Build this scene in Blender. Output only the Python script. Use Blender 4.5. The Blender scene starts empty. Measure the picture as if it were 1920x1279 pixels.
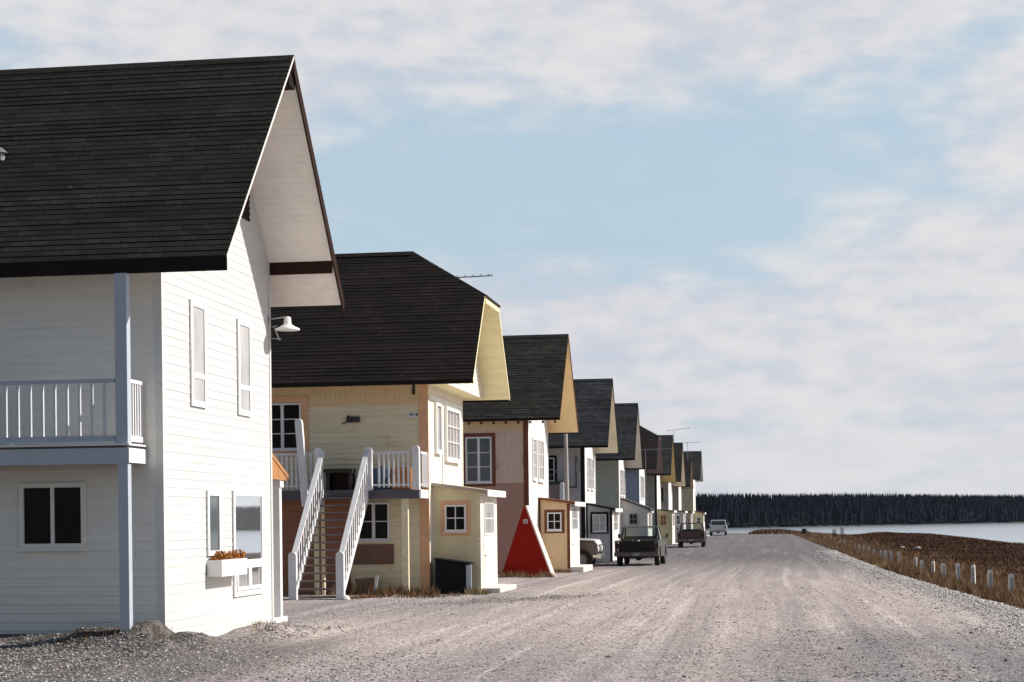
import bpy, bmesh, math, random
from mathutils import Vector, Matrix, noise

random.seed(11)
sc = bpy.context.scene
COL = sc.collection
R = math.radians

# ------------------------------------------------------------------ camera
th = math.atan(490 / 3300.0)
roll = 0.0115
ct, st, cr, sr = math.cos(th), math.sin(th), math.cos(roll), math.sin(roll)
right = Vector((ct, st, 0)); up = Vector((0, 0, 1)); fwd = Vector((-st, ct, 0))
rc = right * cr - up * sr
uc = right * sr + up * cr
cam_d = bpy.data.cameras.new("camera")
cam = bpy.data.objects.new("camera", cam_d); COL.objects.link(cam)
M = Matrix.Identity(4)
for i in range(3):
    M[i][0] = rc[i]; M[i][1] = uc[i]; M[i][2] = -fwd[i]
M[2][3] = 2.0
cam.matrix_world = M
cam_d.sensor_width = 36.0
cam_d.lens = 3300 * 36 / 1920.0
cam_d.shift_y = 0.175
cam_d.clip_start = 0.1
cam_d.clip_end = 9000
sc.camera = cam

# ------------------------------------------------------------------ light
SUN_EL, SUN_AZ = R(37.0), R(74.0)      # azimuth from +Y towards +X
sdir = Vector((math.sin(SUN_AZ) * math.cos(SUN_EL), math.cos(SUN_AZ) * math.cos(SUN_EL), math.sin(SUN_EL)))
sl = bpy.data.lights.new("sun", 'SUN'); sl.energy = 4.4; sl.angle = R(0.5); sl.color = (1.0, 0.94, 0.86)
so = bpy.data.objects.new("sun", sl); COL.objects.link(so)
so.rotation_euler = sdir.to_track_quat('Z', 'Y').to_euler()
so.location = (40, 20, 40)
sc.view_settings.view_transform = 'Standard'
sc.view_settings.look = 'None'
sc.view_settings.exposure = 0.3
sc.view_settings.gamma = 1.0
SKY_STRENGTH = 0.1


class NT:
    """small helper to write node trees"""
    def __init__(s, nt): s.nt = nt; s.N = nt.nodes; s.L = nt.links
    def n(s, t, **kw):
        x = s.N.new(t)
        for k, v in kw.items(): setattr(x, k, v)
        return x
    def link(s, a, b): s.L.new(a, b)
    def inp(s, x, i, v):
        if isinstance(v, bpy.types.NodeSocket): s.L.new(v, x.inputs[i])
        elif v is not None: x.inputs[i].default_value = v
    def m(s, op, a, b=None, c=None, clamp=False):
        x = s.n('ShaderNodeMath', operation=op); x.use_clamp = clamp
        s.inp(x, 0, a); s.inp(x, 1, b); s.inp(x, 2, c)
        return x.outputs[0]
    def ramp(s, v, a, b, lo=0.0, hi=1.0, smooth=True):
        x = s.n('ShaderNodeMapRange'); x.interpolation_type = 'SMOOTHSTEP' if smooth else 'LINEAR'
        s.inp(x, 0, v); x.inputs[1].default_value = a; x.inputs[2].default_value = b
        x.inputs[3].default_value = lo; x.inputs[4].default_value = hi
        return x.outputs[0]
    def mix(s, f, a, b, blend='MIX'):
        x = s.n('ShaderNodeMix', data_type='RGBA', blend_type=blend)
        s.inp(x, 0, f)
        for i, v in ((6, a), (7, b)):
            if isinstance(v, (tuple, list)): v = tuple(v)[:3] + (1,)
            s.inp(x, i, v)
        return x.outputs[2]
    def noise(s, vec, scale, detail=4, rough=0.55, w=None):
        x = s.n('ShaderNodeTexNoise'); s.inp(x, 'Vector', vec)
        x.inputs['Scale'].default_value = scale; x.inputs['Detail'].default_value = detail
        x.inputs['Roughness'].default_value = rough
        return x.outputs['Fac']
    def vec(s, v, scale=(1, 1, 1), loc=(0, 0, 0)):
        x = s.n('ShaderNodeMapping'); s.inp(x, 0, v)
        x.inputs['Scale'].default_value = scale; x.inputs['Location'].default_value = loc
        return x.outputs[0]


# ------------------------------------------------------------------ sky with clouds
w = bpy.data.worlds.new("World"); sc.world = w; w.use_nodes = True
t = NT(w.node_tree); t.N.clear()
out = t.n('ShaderNodeOutputWorld'); bg = t.n('ShaderNodeBackground'); bg.inputs[1].default_value = SKY_STRENGTH
t.link(bg.outputs[0], out.inputs[0])
sky = t.n('ShaderNodeTexSky', sky_type='NISHITA'); sky.sun_disc = False
sky.sun_elevation = SUN_EL; sky.sun_rotation = SUN_AZ; sky.air_density = 1.0; sky.dust_density = 1.2; sky.ozone_density = 1.5
tc = t.n('ShaderNodeTexCoord')
sep = t.n('ShaderNodeSeparateXYZ'); t.link(tc.outputs['Generated'], sep.inputs[0])
az = t.m('MULTIPLY', t.m('ARCTAN2', sep.outputs[0], sep.outputs[1]), 57.2958)     # degrees from the street's direction
el = t.m('MULTIPLY', t.m('ARCSINE', sep.outputs[2]), 57.2958)
cx = t.n('ShaderNodeCombineXYZ'); t.link(az, cx.inputs[0]); t.link(el, cx.inputs[1])
flat = cx.outputs[0]
n1 = t.noise(t.vec(flat, (0.10, 0.24, 1), (3.1, 1.7, 0)), 1.0, 7, 0.6)
n2 = t.noise(t.vec(flat, (0.30, 0.85, 1), (9.1, 4.2, 0)), 1.0, 4, 0.55)
n3 = t.noise(t.vec(flat, (0.8, 1.5, 1), (1.1, 7.2, 0)), 1.0, 4, 0.5)


def blob(a0, e0, ra, re, tilt=0.0):
    da = t.m('SUBTRACT', az, a0); de = t.m('SUBTRACT', el, e0)
    de = t.m('SUBTRACT', de, t.m('MULTIPLY', da, tilt))
    q = t.m('ADD', t.m('POWER', t.m('DIVIDE', t.m('ABSOLUTE', da), ra), 2.0), t.m('POWER', t.m('DIVIDE', t.m('ABSOLUTE', de), re), 2.0))
    return t.m('EXPONENT', t.m('MULTIPLY', q, -1.0))


# openings in the cloud cover: azimuth and elevation in degrees
blue = None
for (a0, e0, ra, re, ti, k) in (
        (-12.2, 11.0, 4.6, 2.6, 0.0, 1.15),
        (-6.0, 10.4, 6.0, 2.5, 0.07, 1.05),
        (1.0, 12.0, 6.0, 1.9, 0.02, 0.88),
        (6.5, 14.7, 3.5, 1.1, 0.25, 0.6),
        (-1.0, 9.0, 4.0, 1.4, 0.0, 0.75),
        (-25.2, 14.6, 2.6, 1.0, 0.0, 0.7),
        (9.0, 10.1, 5.0, 0.5, 0.0, 0.45),
        (-16.0, 7.0, 3.5, 2.4, 0.0, 0.5)):
    b = t.m('MULTIPLY', blob(a0, e0, ra, re, ti), k)
    blue = b if blue is None else t.m('ADD', blue, b)
cov = t.m('SUBTRACT', blue, t.m('MULTIPLY', t.m('SUBTRACT', n2, 0.5), 1.6))
cov = t.m('SUBTRACT', cov, t.m('MULTIPLY', t.m('SUBTRACT', n3, 0.5), 0.5))
n4 = t.noise(t.vec(flat, (0.16, 1.1, 1), (4.1, 2.2, 0)), 1.0, 5, 0.55)
bands = t.m('MULTIPLY', t.m('SUBTRACT', n4, 0.5), t.ramp(el, 9.5, 6.5))
cov = t.m('ADD', cov, t.m('MULTIPLY', bands, 2.2))
cov = t.ramp(cov, 0.0, 1.05)                      # 1 = open sky
shade = t.ramp(t.m('ADD', t.m('ADD', t.m('MULTIPLY', n1, 0.35), t.m('MULTIPLY', n3, 0.25)), t.m('MULTIPLY', n2, 0.4)), 0.38, 0.60)
cl = t.mix(shade, (6.1, 6.3, 7.1), (7.6, 7.55, 7.7))
low = t.ramp(el, 0.5, 5.5)
cl = t.mix(low, t.mix(0.5, cl, (7.2, 7.35, 7.5)), cl)
hs = t.n('ShaderNodeHueSaturation'); hs.inputs['Saturation'].default_value = 0.75; hs.inputs['Value'].default_value = 1.0
t.link(sky.outputs[0], hs.inputs['Color'])
openc = t.mix(0.70, hs.outputs[0], (5.15, 6.95, 8.2))
front = t.mix(1.0, t.mix(t.m('MULTIPLY', cov, 0.90), cl, openc), (0.815, 0.815, 0.815), 'MULTIPLY')
# the cloud bank lies low over the lake; overhead and behind it is clear with a few thin clouds
clear = t.mix(1.0, t.mix(t.m('MULTIPLY', t.ramp(n1, 0.52, 0.75), 0.35), sky.outputs[0], (4.4, 4.4, 4.5)), (0.78, 0.74, 0.70), 'MULTIPLY')
away = t.m('MAXIMUM', t.ramp(t.m('ABSOLUTE', t.m('ADD', az, -2.0)), 42, 75), t.ramp(el, 18, 30))
t.link(t.mix(away, front, clear), bg.inputs[0])


# ------------------------------------------------------------------ materials
MATS = {}


def mat(name, col, rough=0.7, var=0.10, vscale=2.0, stretch=(1, 1, 1), bump=0.0, bscale=60, dirt=None, metallic=0.0,
        coords='pos', ior=1.45, spec=.3, fine=0.0):
    """painted / weathered surface; dirt = (colour, threshold lo, hi, scale, stretch)"""
    if name in MATS: return MATS[name]
    m_ = bpy.data.materials.new(name); m_.use_nodes = True
    t = NT(m_.node_tree); p = t.N['Principled BSDF']
    if coords == 'pos': v = t.n('ShaderNodeNewGeometry').outputs['Position']
    else: v = t.n('ShaderNodeTexCoord').outputs['Object']
    f = t.noise(t.vec(v, stretch), vscale, 5, 0.6)
    k = t.ramp(f, 0.3, 0.7, 1 - var, 1 + var, False)
    if fine:
        k = t.m('MULTIPLY', k, t.ramp(t.noise(v, 55, 2, 0.6), 0.3, 0.7, 1 - fine, 1 + fine, False))
    cc = t.n('ShaderNodeCombineXYZ'); [t.link(k, cc.inputs[i]) for i in range(3)]
    c = t.mix(1.0, col, cc.outputs[0], 'MULTIPLY')
    if dirt:
        ds = dirt if isinstance(dirt, list) else [dirt]
        for (dc, lo, hi_, s_, stz) in ds:
            d = t.ramp(t.noise(t.vec(v, stz, (5.3, 2.1, 7.7)), s_, 7, 0.65), lo, hi_)
            c = t.mix(d, c, dc)
    t.inp(p, 'Base Color', c)
    p.inputs['Roughness'].default_value = rough; p.inputs['Metallic'].default_value = metallic
    p.inputs['IOR'].default_value = ior
    if spec is not None: p.inputs['Specular IOR Level'].default_value = spec
    if bump:
        b = t.n('ShaderNodeBump'); b.inputs['Strength'].default_value = bump; b.inputs['Distance'].default_value = 0.01
        t.link(t.noise(v, bscale, 3, 0.6), b.inputs['Height']); t.link(b.outputs[0], p.inputs['Normal'])
    MATS[name] = m_
    return m_


def shingle(name, c1, c2, z_eave, sin_slope, pitch=0.14, fleck=0.3):
    m_ = bpy.data.materials.new(name); m_.use_nodes = True
    t = NT(m_.node_tree); p = t.N['Principled BSDF']
    g = t.n('ShaderNodeNewGeometry'); s = t.n('ShaderNodeSeparateXYZ'); t.link(g.outputs['Position'], s.inputs[0])
    v = t.m('DIVIDE', t.m('SUBTRACT', s.outputs[2], z_eave), sin_slope)
    c = t.n('ShaderNodeCombineXYZ'); t.link(s.outputs[0], c.inputs[0]); t.link(v, c.inputs[1])
    br = t.n('ShaderNodeTexBrick'); t.link(c.outputs[0], br.inputs['Vector'])
    br.inputs['Scale'].default_value = 1; br.inputs['Brick Width'].default_value = 0.31; br.inputs['Row Height'].default_value = pitch
    br.inputs['Mortar Size'].default_value = 0.009; br.inputs['Mortar Smooth'].default_value = 0.3; br.inputs['Bias'].default_value = -0.1
    br.inputs['Color1'].default_value = (*c1, 1); br.inputs['Color2'].default_value = (*c2, 1); br.inputs['Mortar'].default_value = (c1[0] * .35, c1[1] * .35, c1[2] * .35, 1)
    n_ = t.noise(t.vec(g.outputs['Position'], (0.35, 0.35, 2.0)), 1.2, 6, 0.65)
    k = t.ramp(n_, 0.3, 0.7, 0.55, 1.5, False)
    k = t.m('MULTIPLY', k, t.ramp(t.noise(g.outputs['Position'], 40, 2), 0.3, 0.7, 0.7, 1.35, False))
    kc = t.n('ShaderNodeCombineXYZ'); [t.link(k, kc.inputs[i]) for i in range(3)]
    col = t.mix(1.0, br.outputs[0], kc.outputs[0], 'MULTIPLY')
    fl = t.ramp(t.noise(t.vec(g.outputs['Position'], (3.0, 3.0, 9.0)), 1.0, 3, 0.6), 0.735, 0.78)
    col = t.mix(t.m('MULTIPLY', fl, fleck), col, (0.20, 0.20, 0.18))
    t.inp(p, 'Base Color', col); p.inputs['Roughness'].default_value = 0.92
    p.inputs['Specular IOR Level'].default_value = 0.2
    b = t.n('ShaderNodeBump'); b.inputs['Strength'].default_value = 0.6; b.inputs['Distance'].default_value = 0.02
    t.link(t.m('SUBTRACT', t.m('MULTIPLY', t.noise(g.outputs['Position'], 40, 3), .5), br.outputs['Fac']), b.inputs['Height']); t.link(b.outputs[0], p.inputs['Normal'])
    return m_


def glass_dark(name, col, rough=0.04, ior=1.7, var=0.15):
    return mat(name, col, rough=rough, ior=ior, var=var, vscale=1.5)


def see_through(name):
    m_ = bpy.data.materials.new(name); m_.use_nodes = True
    t = NT(m_.node_tree); t.N.clear()
    o = t.n('ShaderNodeOutputMaterial'); mx = t.n('ShaderNodeMixShader'); tr = t.n('ShaderNodeBsdfTransparent'); gl = t.n('ShaderNodeBsdfGlossy')
    tr.inputs[0].default_value = (0.80, 0.84, 0.83, 1); gl.inputs['Roughness'].default_value = 0.03
    fr = t.n('ShaderNodeFresnel'); fr.inputs[0].default_value = 1.6
    t.link(fr.outputs[0], mx.inputs[0]); t.link(tr.outputs[0], mx.inputs[1]); t.link(gl.outputs[0], mx.inputs[2]); t.link(mx.outputs[0], o.inputs[0])
    return m_


# ------------------------------------------------------------------ mesh helpers
ORI = {}


class MB:
    def __init__(s): s.v = []; s.f = []; s.mi = []
    def poly(s, pts, m=0):
        i = len(s.v); s.v += [tuple(p) for p in pts]; s.f.append(tuple(range(i, i + len(pts)))); s.mi.append(m)
    def hexa(s, p, m=0):
        """8 corners: 4 bottom (ccw) then 4 top"""
        i = len(s.v); s.v += [tuple(q) for q in p]
        for f in ((3, 2, 1, 0), (4, 5, 6, 7), (0, 1, 5, 4), (1, 2, 6, 5), (2, 3, 7, 6), (3, 0, 4, 7)):
            s.f.append(tuple(i + k for k in f)); s.mi.append(m)
    def box(s, x0, x1, y0, y1, z0, z1, m=0):
        s.hexa([(x0, y0, z0), (x1, y0, z0), (x1, y1, z0), (x0, y1, z0), (x0, y0, z1), (x1, y0, z1), (x1, y1, z1), (x0, y1, z1)], m)
    def bar(s, p, q, w_, h, m=0, upv=(0, 0, 1)):
        p = Vector(p); q = Vector(q); d = (q - p).normalized(); u = Vector(upv)
        if abs(d.dot(u)) > 0.98: u = Vector((0, 1, 0))
        a = d.cross(u).normalized() * (w_ / 2); b = a.cross(d).normalized() * (h / 2)
        s.hexa([p - a - b, p + a - b, q + a - b, q - a - b, p - a + b, p + a + b, q + a + b, q - a + b], m)
    def cyl(s, p, q, r0, r1=None, n=12, m=0, cap=True):
        r1 = r0 if r1 is None else r1
        p = Vector(p); q = Vector(q); d = (q - p).normalized(); u = Vector((0, 0, 1)) if abs(d.z) < 0.9 else Vector((1, 0, 0))
        a = d.cross(u).normalized(); b = a.cross(d)
        i = len(s.v)
        for c, r in ((p, r0), (q, r1)):
            for k in range(n):
                an = 2 * math.pi * k / n; s.v.append(tuple(c + (a * math.cos(an) + b * math.sin(an)) * r))
        for k in range(n):
            s.f.append((i + k, i + (k + 1) % n, i + n + (k + 1) % n, i + n + k)); s.mi.append(m)
        if cap:
            s.f.append(tuple(i + k for k in range(n))[::-1]); s.mi.append(m)
            s.f.append(tuple(i + n + k for k in range(n))); s.mi.append(m)
    def lathe(s, c, axis, prof, n=16, m=0):
        c = Vector(c); d = Vector(axis).normalized(); u = Vector((0, 0, 1)) if abs(d.z) < 0.9 else Vector((1, 0, 0))
        a = d.cross(u).normalized(); b = a.cross(d); i = len(s.v)
        for (h, r) in prof:
            for k in range(n):
                an = 2 * math.pi * k / n; s.v.append(tuple(c + d * h + (a * math.cos(an) + b * math.sin(an)) * r))
        for j in range(len(prof) - 1):
            for k in range(n):
                s.f.append((i + j * n + k, i + j * n + (k + 1) % n, i + (j + 1) * n + (k + 1) % n, i + (j + 1) * n + k)); s.mi.append(m)
    def prism(s, prof, f, a, b, m=0):
        """extrude 2d profile between f(p, a) and f(p, b)"""
        n = len(prof)
        i = len(s.v); s.v += [tuple(f(p, a)) for p in prof] + [tuple(f(p, b)) for p in prof]
        s.f.append(tuple(range(i, i + n))[::-1]); s.mi.append(m)
        s.f.append(tuple(range(i + n, i + 2 * n))); s.mi.append(m)
        for k in range(n):
            s.f.append((i + k, i + (k + 1) % n, i + n + (k + 1) % n, i + n + k)); s.mi.append(m)
    def build(s, name, mats, parent=None, bevel=0.0, seg=1, smooth=False, tri=False, fix=True):
        if not isinstance(mats, (list, tuple)): mats = [mats]
        me = bpy.data.meshes.new(name)
        o_ = Vector((0, 0, 0)) if parent is None else ORI.get(parent.name, Vector((0, 0, 0)))
        me.from_pydata([(x - o_.x, y - o_.y, z - o_.z) for x, y, z in s.v], [], s.f)
        for m_ in mats: me.materials.append(m_)
        me.polygons.foreach_set('material_index', s.mi)
        if fix or bevel or tri:
            bm = bmesh.new(); bm.from_mesh(me)
            if fix: bmesh.ops.recalc_face_normals(bm, faces=bm.faces)
            if bevel:
                es = [e for e in bm.edges if len(e.link_faces) == 2 and e.calc_face_angle(0) > 0.5]
                bmesh.ops.bevel(bm, geom=es, offset=bevel, segments=seg, affect='EDGES', clamp_overlap=True)
            if tri: bmesh.ops.triangulate(bm, faces=[f for f in bm.faces if len(f.verts) > 4])
            bm.to_mesh(me); bm.free()
        if smooth:
            me.polygons.foreach_set('use_smooth', [True] * len(me.polygons))
        ob = bpy.data.objects.new(name, me); COL.objects.link(ob)
        if parent is not None:
            ob.parent = parent; ORI[ob.name] = o_
        return ob


def clip(poly, ax, val, keep_ge):
    o = []
    for i in range(len(poly)):
        a, b = poly[i], poly[(i + 1) % len(poly)]
        ia = (a[ax] >= val) if keep_ge else (a[ax] <= val); ib = (b[ax] >= val) if keep_ge else (b[ax] <= val)
        if ia: o.append(a)
        if ia != ib:
            k = (val - a[ax]) / (b[ax] - a[ax]); o.append(tuple(a[j] + (b[j] - a[j]) * k for j in range(2)))
    return o


def lap(mb, poly, P, pitch, depth, t0, m=0, base=0.002, wob=0.0):
    """overlapping horizontal courses on a convex polygon; P(s,t,n) maps to space"""
    tmax = max(p[1] for p in poly); tmin = min(p[1] for p in poly)
    i0 = math.floor((tmin - t0) / pitch); i1 = math.ceil((tmax - t0) / pitch)
    for i in range(i0, i1):
        a = t0 + i * pitch; b = a + pitch
        q = clip(clip(poly, 1, a, True), 1, b, False)
        if len(q) < 3: continue
        dd = depth * (1 + random.uniform(-wob, wob))
        mb.poly([P(p[0], p[1], base + dd * (1 - (p[1] - a) / pitch)) for p in q], m)
        lows = sorted([p for p in q if abs(p[1] - a) < 1e-6])
        if len(lows) >= 2:
            l, r = lows[0], lows[-1]
            mb.poly([P(l[0], a, base), P(r[0], a, base), P(r[0], a, base + dd), P(l[0], a, base + dd)], m)


def boards(mb, poly, P, pitch, m=0, base=0.002, depth=0.012, gap=0.012):
    """upright boards with grooves on a convex polygon"""
    smax = max(p[0] for p in poly); smin = min(p[0] for p in poly)
    mb.poly([P(p[0], p[1], base) for p in poly], m)
    i = smin
    while i < smax:
        q = clip(clip(poly, 0, i + gap / 2, True), 0, i + pitch - gap / 2, False)
        if len(q) >= 3:
            n = len(q)
            mb.poly([P(p[0], p[1], base + depth) for p in q], m)
            for k in range(n):
                a, b = q[k], q[(k + 1) % n]
                mb.poly([P(a[0], a[1], base), P(b[0], b[1], base), P(b[0], b[1], base + depth), P(a[0], a[1], base + depth)], m)
        i += pitch


def empty(name, loc, label, cat, group=None):
    o = bpy.data.objects.new(name, None); COL.objects.link(o); o.location = loc
    o['label'] = label; o['category'] = cat
    if group: o['group'] = group
    ORI[o.name] = Vector(loc)
    return o


def node(name, parent):
    """an empty part that holds its own pieces"""
    o = bpy.data.objects.new(name, None); COL.objects.link(o); o.parent = parent
    ORI[o.name] = ORI[parent.name]
    return o


def tag(o, label, cat, group=None, kind=None):
    if kind: o['kind'] = kind
    else:
        o['label'] = label; o['category'] = cat
    if label and kind: o['label'] = label; o['category'] = cat
    if group: o['group'] = group
    return o


# ------------------------------------------------------------------ the lie of the land
def smooth(a, b, x):
    k = max(0.0, min(1.0, (x - a) / (b - a))); return k * k * (3 - 2 * k)


GK = [(-100, 0), (40, 0), (50, -.07), (70, -.2), (90, -.28), (140, -.30), (190, -.2), (215, -.1), (240, -.12), (400, -.12)]


def g0(y):
    for (a, za), (b, zb) in zip(GK, GK[1:]):
        if y <= b: return za + (zb - za) * (max(y, a) - a) / (b - a)
    return GK[-1][1]


EK = [(-60, 6.2), (36, 5.4), (46, 4.95), (60, 4.75), (90, 4.4), (130, 4.0), (193, 2.9), (215, 2.4), (232, 1.6), (300, 1.0)]      # right edge of the gravel


def edge(y):
    for (a, za), (b, zb) in zip(EK, EK[1:]):
        if y <= b: return za + (zb - za) * (max(y, a) - a) / (b - a)
    return EK[-1][1]


SK = [(-60, 44), (60, 32), (110, 25), (138, 22.6), (160, 21.5), (185, 21.3), (215, 20.5), (240, 17.5), (276, 12), (300, 2), (320, -20)]   # shoreline


def shore(y):
    for (a, za), (b, zb) in zip(SK, SK[1:]):
        if y <= b: return za + (zb - za) * (max(y, a) - a) / (b - a)
    return SK[-1][1]


def nz(x, y, s, o=0.0): return noise.noise(Vector((x * s + o, y * s - o, o)))


def gz(x, y):
    z = g0(y)
    e = edge(y)
    z += 0.03 * nz(x, y * .3, 0.25, 3) + 0.02 * nz(x * 2.2, y * 0.5, 0.6, 7)
    z += 0.022 * nz(x * 1.6, y * .05, 1.0, 14)
    if y < 70: z += 0.012 * nz(x, y * .35, 1.7, 1) + 0.006 * nz(x, y, 5.0, 2)
    # shallow shoulder and lower meadow on the water side
    z -= 0.26 * smooth(e - 0.6, e + 1.8, x)
    if x > e: z += 0.10 * nz(x, y, 0.12, 9) * smooth(e, e + 4, x) - 0.18 * smooth(e + 3, e + 8, x)
    s = shore(y)
    if x > e: z += (.30 + .10 * nz(0, y, .06, 5)) * math.exp(-((x - s + 2.5) / 2.2) ** 2)
    z -= 1.6 * smooth(s - 1.0, s + 3.5, x)
    # the far end of the road falls to the water
    z -= 1.6 * smooth(244, 262, y + 2.0 * nz(x, 0, 0.1, 4))
    # spoil heaped along the foot of the nearest house
    if 22 < y < 36:
        if x < -9.6:
            d = abs(y - 26.75); k = 0.27 + 0.06 * nz(x, y, 1.3, 5)
            if x > -10.9: k += 0.10
            z += k * math.exp(-(d / 0.75) ** 2) * smooth(-9.2, -9.9, x)
        d = abs(x + 9.35)
        hk = 0.24 * math.exp(-((y - 27.0) / 1.25) ** 2) + 0.14 * math.exp(-((y - 31.4) / 0.8) ** 2)
        z += hk * math.exp(-(d / 0.55) ** 2) * (1 + 0.4 * nz(x, y, 2.0, 6))
    return z


def frange(segs):
    o = []
    for a, b, s_ in segs:
        n = max(1, round((b - a) / s_)); o += [a + (b - a) * i / n for i in range(n)]
    return o + [segs[-1][1]]


def grid(name, m_, cols, ys):
    vs = []; fs = []; W = None
    for y in ys:
        r = cols(y); W = len(r)
        vs += [(x, y, gz(x, y)) for x in r]
    for j in range(len(ys) - 1):
        for i in range(W - 1):
            a = j * W + i; fs.append((a, a + 1, a + W + 1, a + W))
    me = bpy.data.meshes.new(name); me.from_pydata(vs, [], fs); me.materials.append(m_)
    me.polygons.foreach_set('use_smooth', [True] * len(fs))
    o = bpy.data.objects.new(name, me); COL.objects.link(o); o['kind'] = 'structure'
    return o


# gravel material
gm = bpy.data.materials.new("gravel"); gm.use_nodes = True
t = NT(gm.node_tree); p = t.N['Principled BSDF']
pos = t.n('ShaderNodeNewGeometry').outputs['Position']
sp = t.n('ShaderNodeSeparateXYZ'); t.link(pos, sp.inputs[0])
X_, Y_ = sp.outputs[0], sp.outputs[1]
# wheel tracks fan along the road
trk = t.noise(t.vec(pos, (1.5, 0.045, 1), (0.7, 0, 0)), 1.0, 6, 0.6)
trk2 = t.noise(t.vec(pos, (4.5, 0.10, 1), (2.7, 3, 0)), 1.0, 4, 0.6)
big = t.noise(t.vec(pos, (0.30, 0.035, 1)), 1.0, 5, 0.6)
mid = t.noise(t.vec(pos, (1.3, 0.075, 1)), 1.0, 6, 0.62)
lump = t.noise(pos, 1.6, 6, 0.65)
fine = t.noise(pos, 16, 5, 0.75)
c = t.mix(t.ramp(big, 0.35, 0.65), (0.466, 0.396, 0.366), (0.370, 0.322, 0.307))
wx = t.m('ADD', X_, t.m('MULTIPLY', t.noise(t.vec(pos, (0.0, 0.014, 0)), 1.0, 1), 4.0))
wc = t.n('ShaderNodeCombineXYZ'); t.link(wx, wc.inputs[0]); t.link(t.m('MULTIPLY', Y_, 0.010), wc.inputs[1])
rut = t.noise(t.vec(wc.outputs[0], (2.1, 1, 1)), 1.0, 4, 0.65)
c = t.mix(t.m('MULTIPLY', t.ramp(rut, 0.52, 0.66), t.m('MULTIPLY', t.ramp(mid, 0.36, 0.52), 0.7)), c, (0.651, 0.577, 0.548))
c = t.mix(t.m('MULTIPLY', t.ramp(rut, 0.46, 0.36), 0.55), c, (0.244, 0.226, 0.226))
c = t.mix(t.m('MULTIPLY', t.ramp(trk, 0.52, 0.72), 0.5), c, (0.592, 0.518, 0.481))
c = t.mix(t.m('MULTIPLY', t.ramp(trk2, 0.5, 0.75), 0.5), c, (0.562, 0.496, 0.466))
c = t.mix(t.m('MULTIPLY', t.ramp(Y_, 48, 105), 0.85), c, t.mix(t.ramp(trk, 0.45, 0.7), (0.098, 0.100, 0.112), (0.150, 0.150, 0.160)))
c = t.mix(t.m('MULTIPLY', t.ramp(trk, 0.48, 0.30), 0.45), c, (0.296, 0.274, 0.277))
# loose darker chippings: near the camera on both sides and round the first house
near = t.ramp(Y_, 33, 23)
rgt = t.m('MULTIPLY', t.ramp(X_, -2.5, 2.0), t.ramp(Y_, 34, 27))
hse = t.m('MULTIPLY', t.ramp(X_, -6.2, -8.2), t.ramp(Y_, 60, 30))
lft = t.m('MULTIPLY', t.ramp(t.m('ADD', X_, t.m('MULTIPLY', mid, 1.5)), -5.6, -7.2), t.ramp(Y_, 31, 27))
loose = t.m('MULTIPLY', t.m('MAXIMUM', t.m('MAXIMUM', t.m('MULTIPLY', near, 0.7), rgt), hse), t.ramp(t.m('ADD', t.m('MULTIPLY', mid, 0.5), t.m('MULTIPLY', big, 0.5)), 0.36, 0.56))
c = t.mix(t.m('MULTIPLY', loose, 0.62), c, (0.207, 0.200, 0.204))
c = t.mix(t.m('MULTIPLY', t.m('MULTIPLY', rgt, t.ramp(big, 0.35, 0.6)), 0.45), c, (0.185, 0.185, 0.196))
c = t.mix(t.m('MULTIPLY', lft, 0.75), c, (0.115, 0.106, 0.100))
shd = t.m('MULTIPLY', t.ramp(X_, 2.9, 4.3), t.ramp(Y_, 150, 90))
c = t.mix(t.m('MULTIPLY', shd, 0.5), c, (0.370, 0.348, 0.333))
# darker patchy ground by the first house
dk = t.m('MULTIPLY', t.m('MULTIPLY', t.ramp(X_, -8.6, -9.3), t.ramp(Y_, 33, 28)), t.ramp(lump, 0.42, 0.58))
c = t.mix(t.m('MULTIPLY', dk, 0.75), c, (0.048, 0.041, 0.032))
k = t.ramp(fine, 0.25, 0.75, 0.52, 1.52, False)
vo = t.n('ShaderNodeTexVoronoi'); vo.inputs['Scale'].default_value = 26; t.link(pos, vo.inputs['Vector'])
vs_ = t.n('ShaderNodeSeparateColor'); t.link(vo.outputs['Color'], vs_.inputs[0])
k = t.m('MULTIPLY', k, t.ramp(vs_.outputs[0], 0, 1, 0.60, 1.40, False))
vo2 = t.n('ShaderNodeTexVoronoi'); vo2.inputs['Scale'].default_value = 9; t.link(pos, vo2.inputs['Vector'])
vs2 = t.n('ShaderNodeSeparateColor'); t.link(vo2.outputs['Color'], vs2.inputs[0])
k = t.m('MULTIPLY', k, t.ramp(vs2.outputs[1], 0, 1, 0.86, 1.14, False))
k = t.m('MULTIPLY', k, t.ramp(mid, 0.3, 0.7, 0.88, 1.12, False))
kc = t.n('ShaderNodeCombineXYZ'); [t.link(k, kc.inputs[i]) for i in range(3)]
t.inp(p, 'Base Color', t.mix(1.0, c, kc.outputs[0], 'MULTIPLY')); p.inputs['Roughness'].default_value = 0.95
p.inputs['Specular IOR Level'].default_value = 0.15
b = t.n('ShaderNodeBump'); b.inputs['Strength'].default_value = 0.75; b.inputs['Distance'].default_value = 0.03
hh = t.m('ADD', t.m('MULTIPLY', fine, 0.8), t.m('MULTIPLY', vo.outputs['Distance'], 0.9))
t.link(hh, b.inputs['Height']); t.link(b.outputs[0], p.inputs['Normal'])

turf = mat("meadow_earth", (0.055, 0.028, 0.019), rough=1, spec=.03, var=0.45, vscale=0.5, bump=1, bscale=14, fine=0.4,
           dirt=[((0.13, 0.085, 0.055), 0.52, 0.66, 0.35, (1, 0.5, 1)), ((0.05, 0.035, 0.028), 0.6, 0.72, 0.8, (1, 1, 1))])

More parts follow.
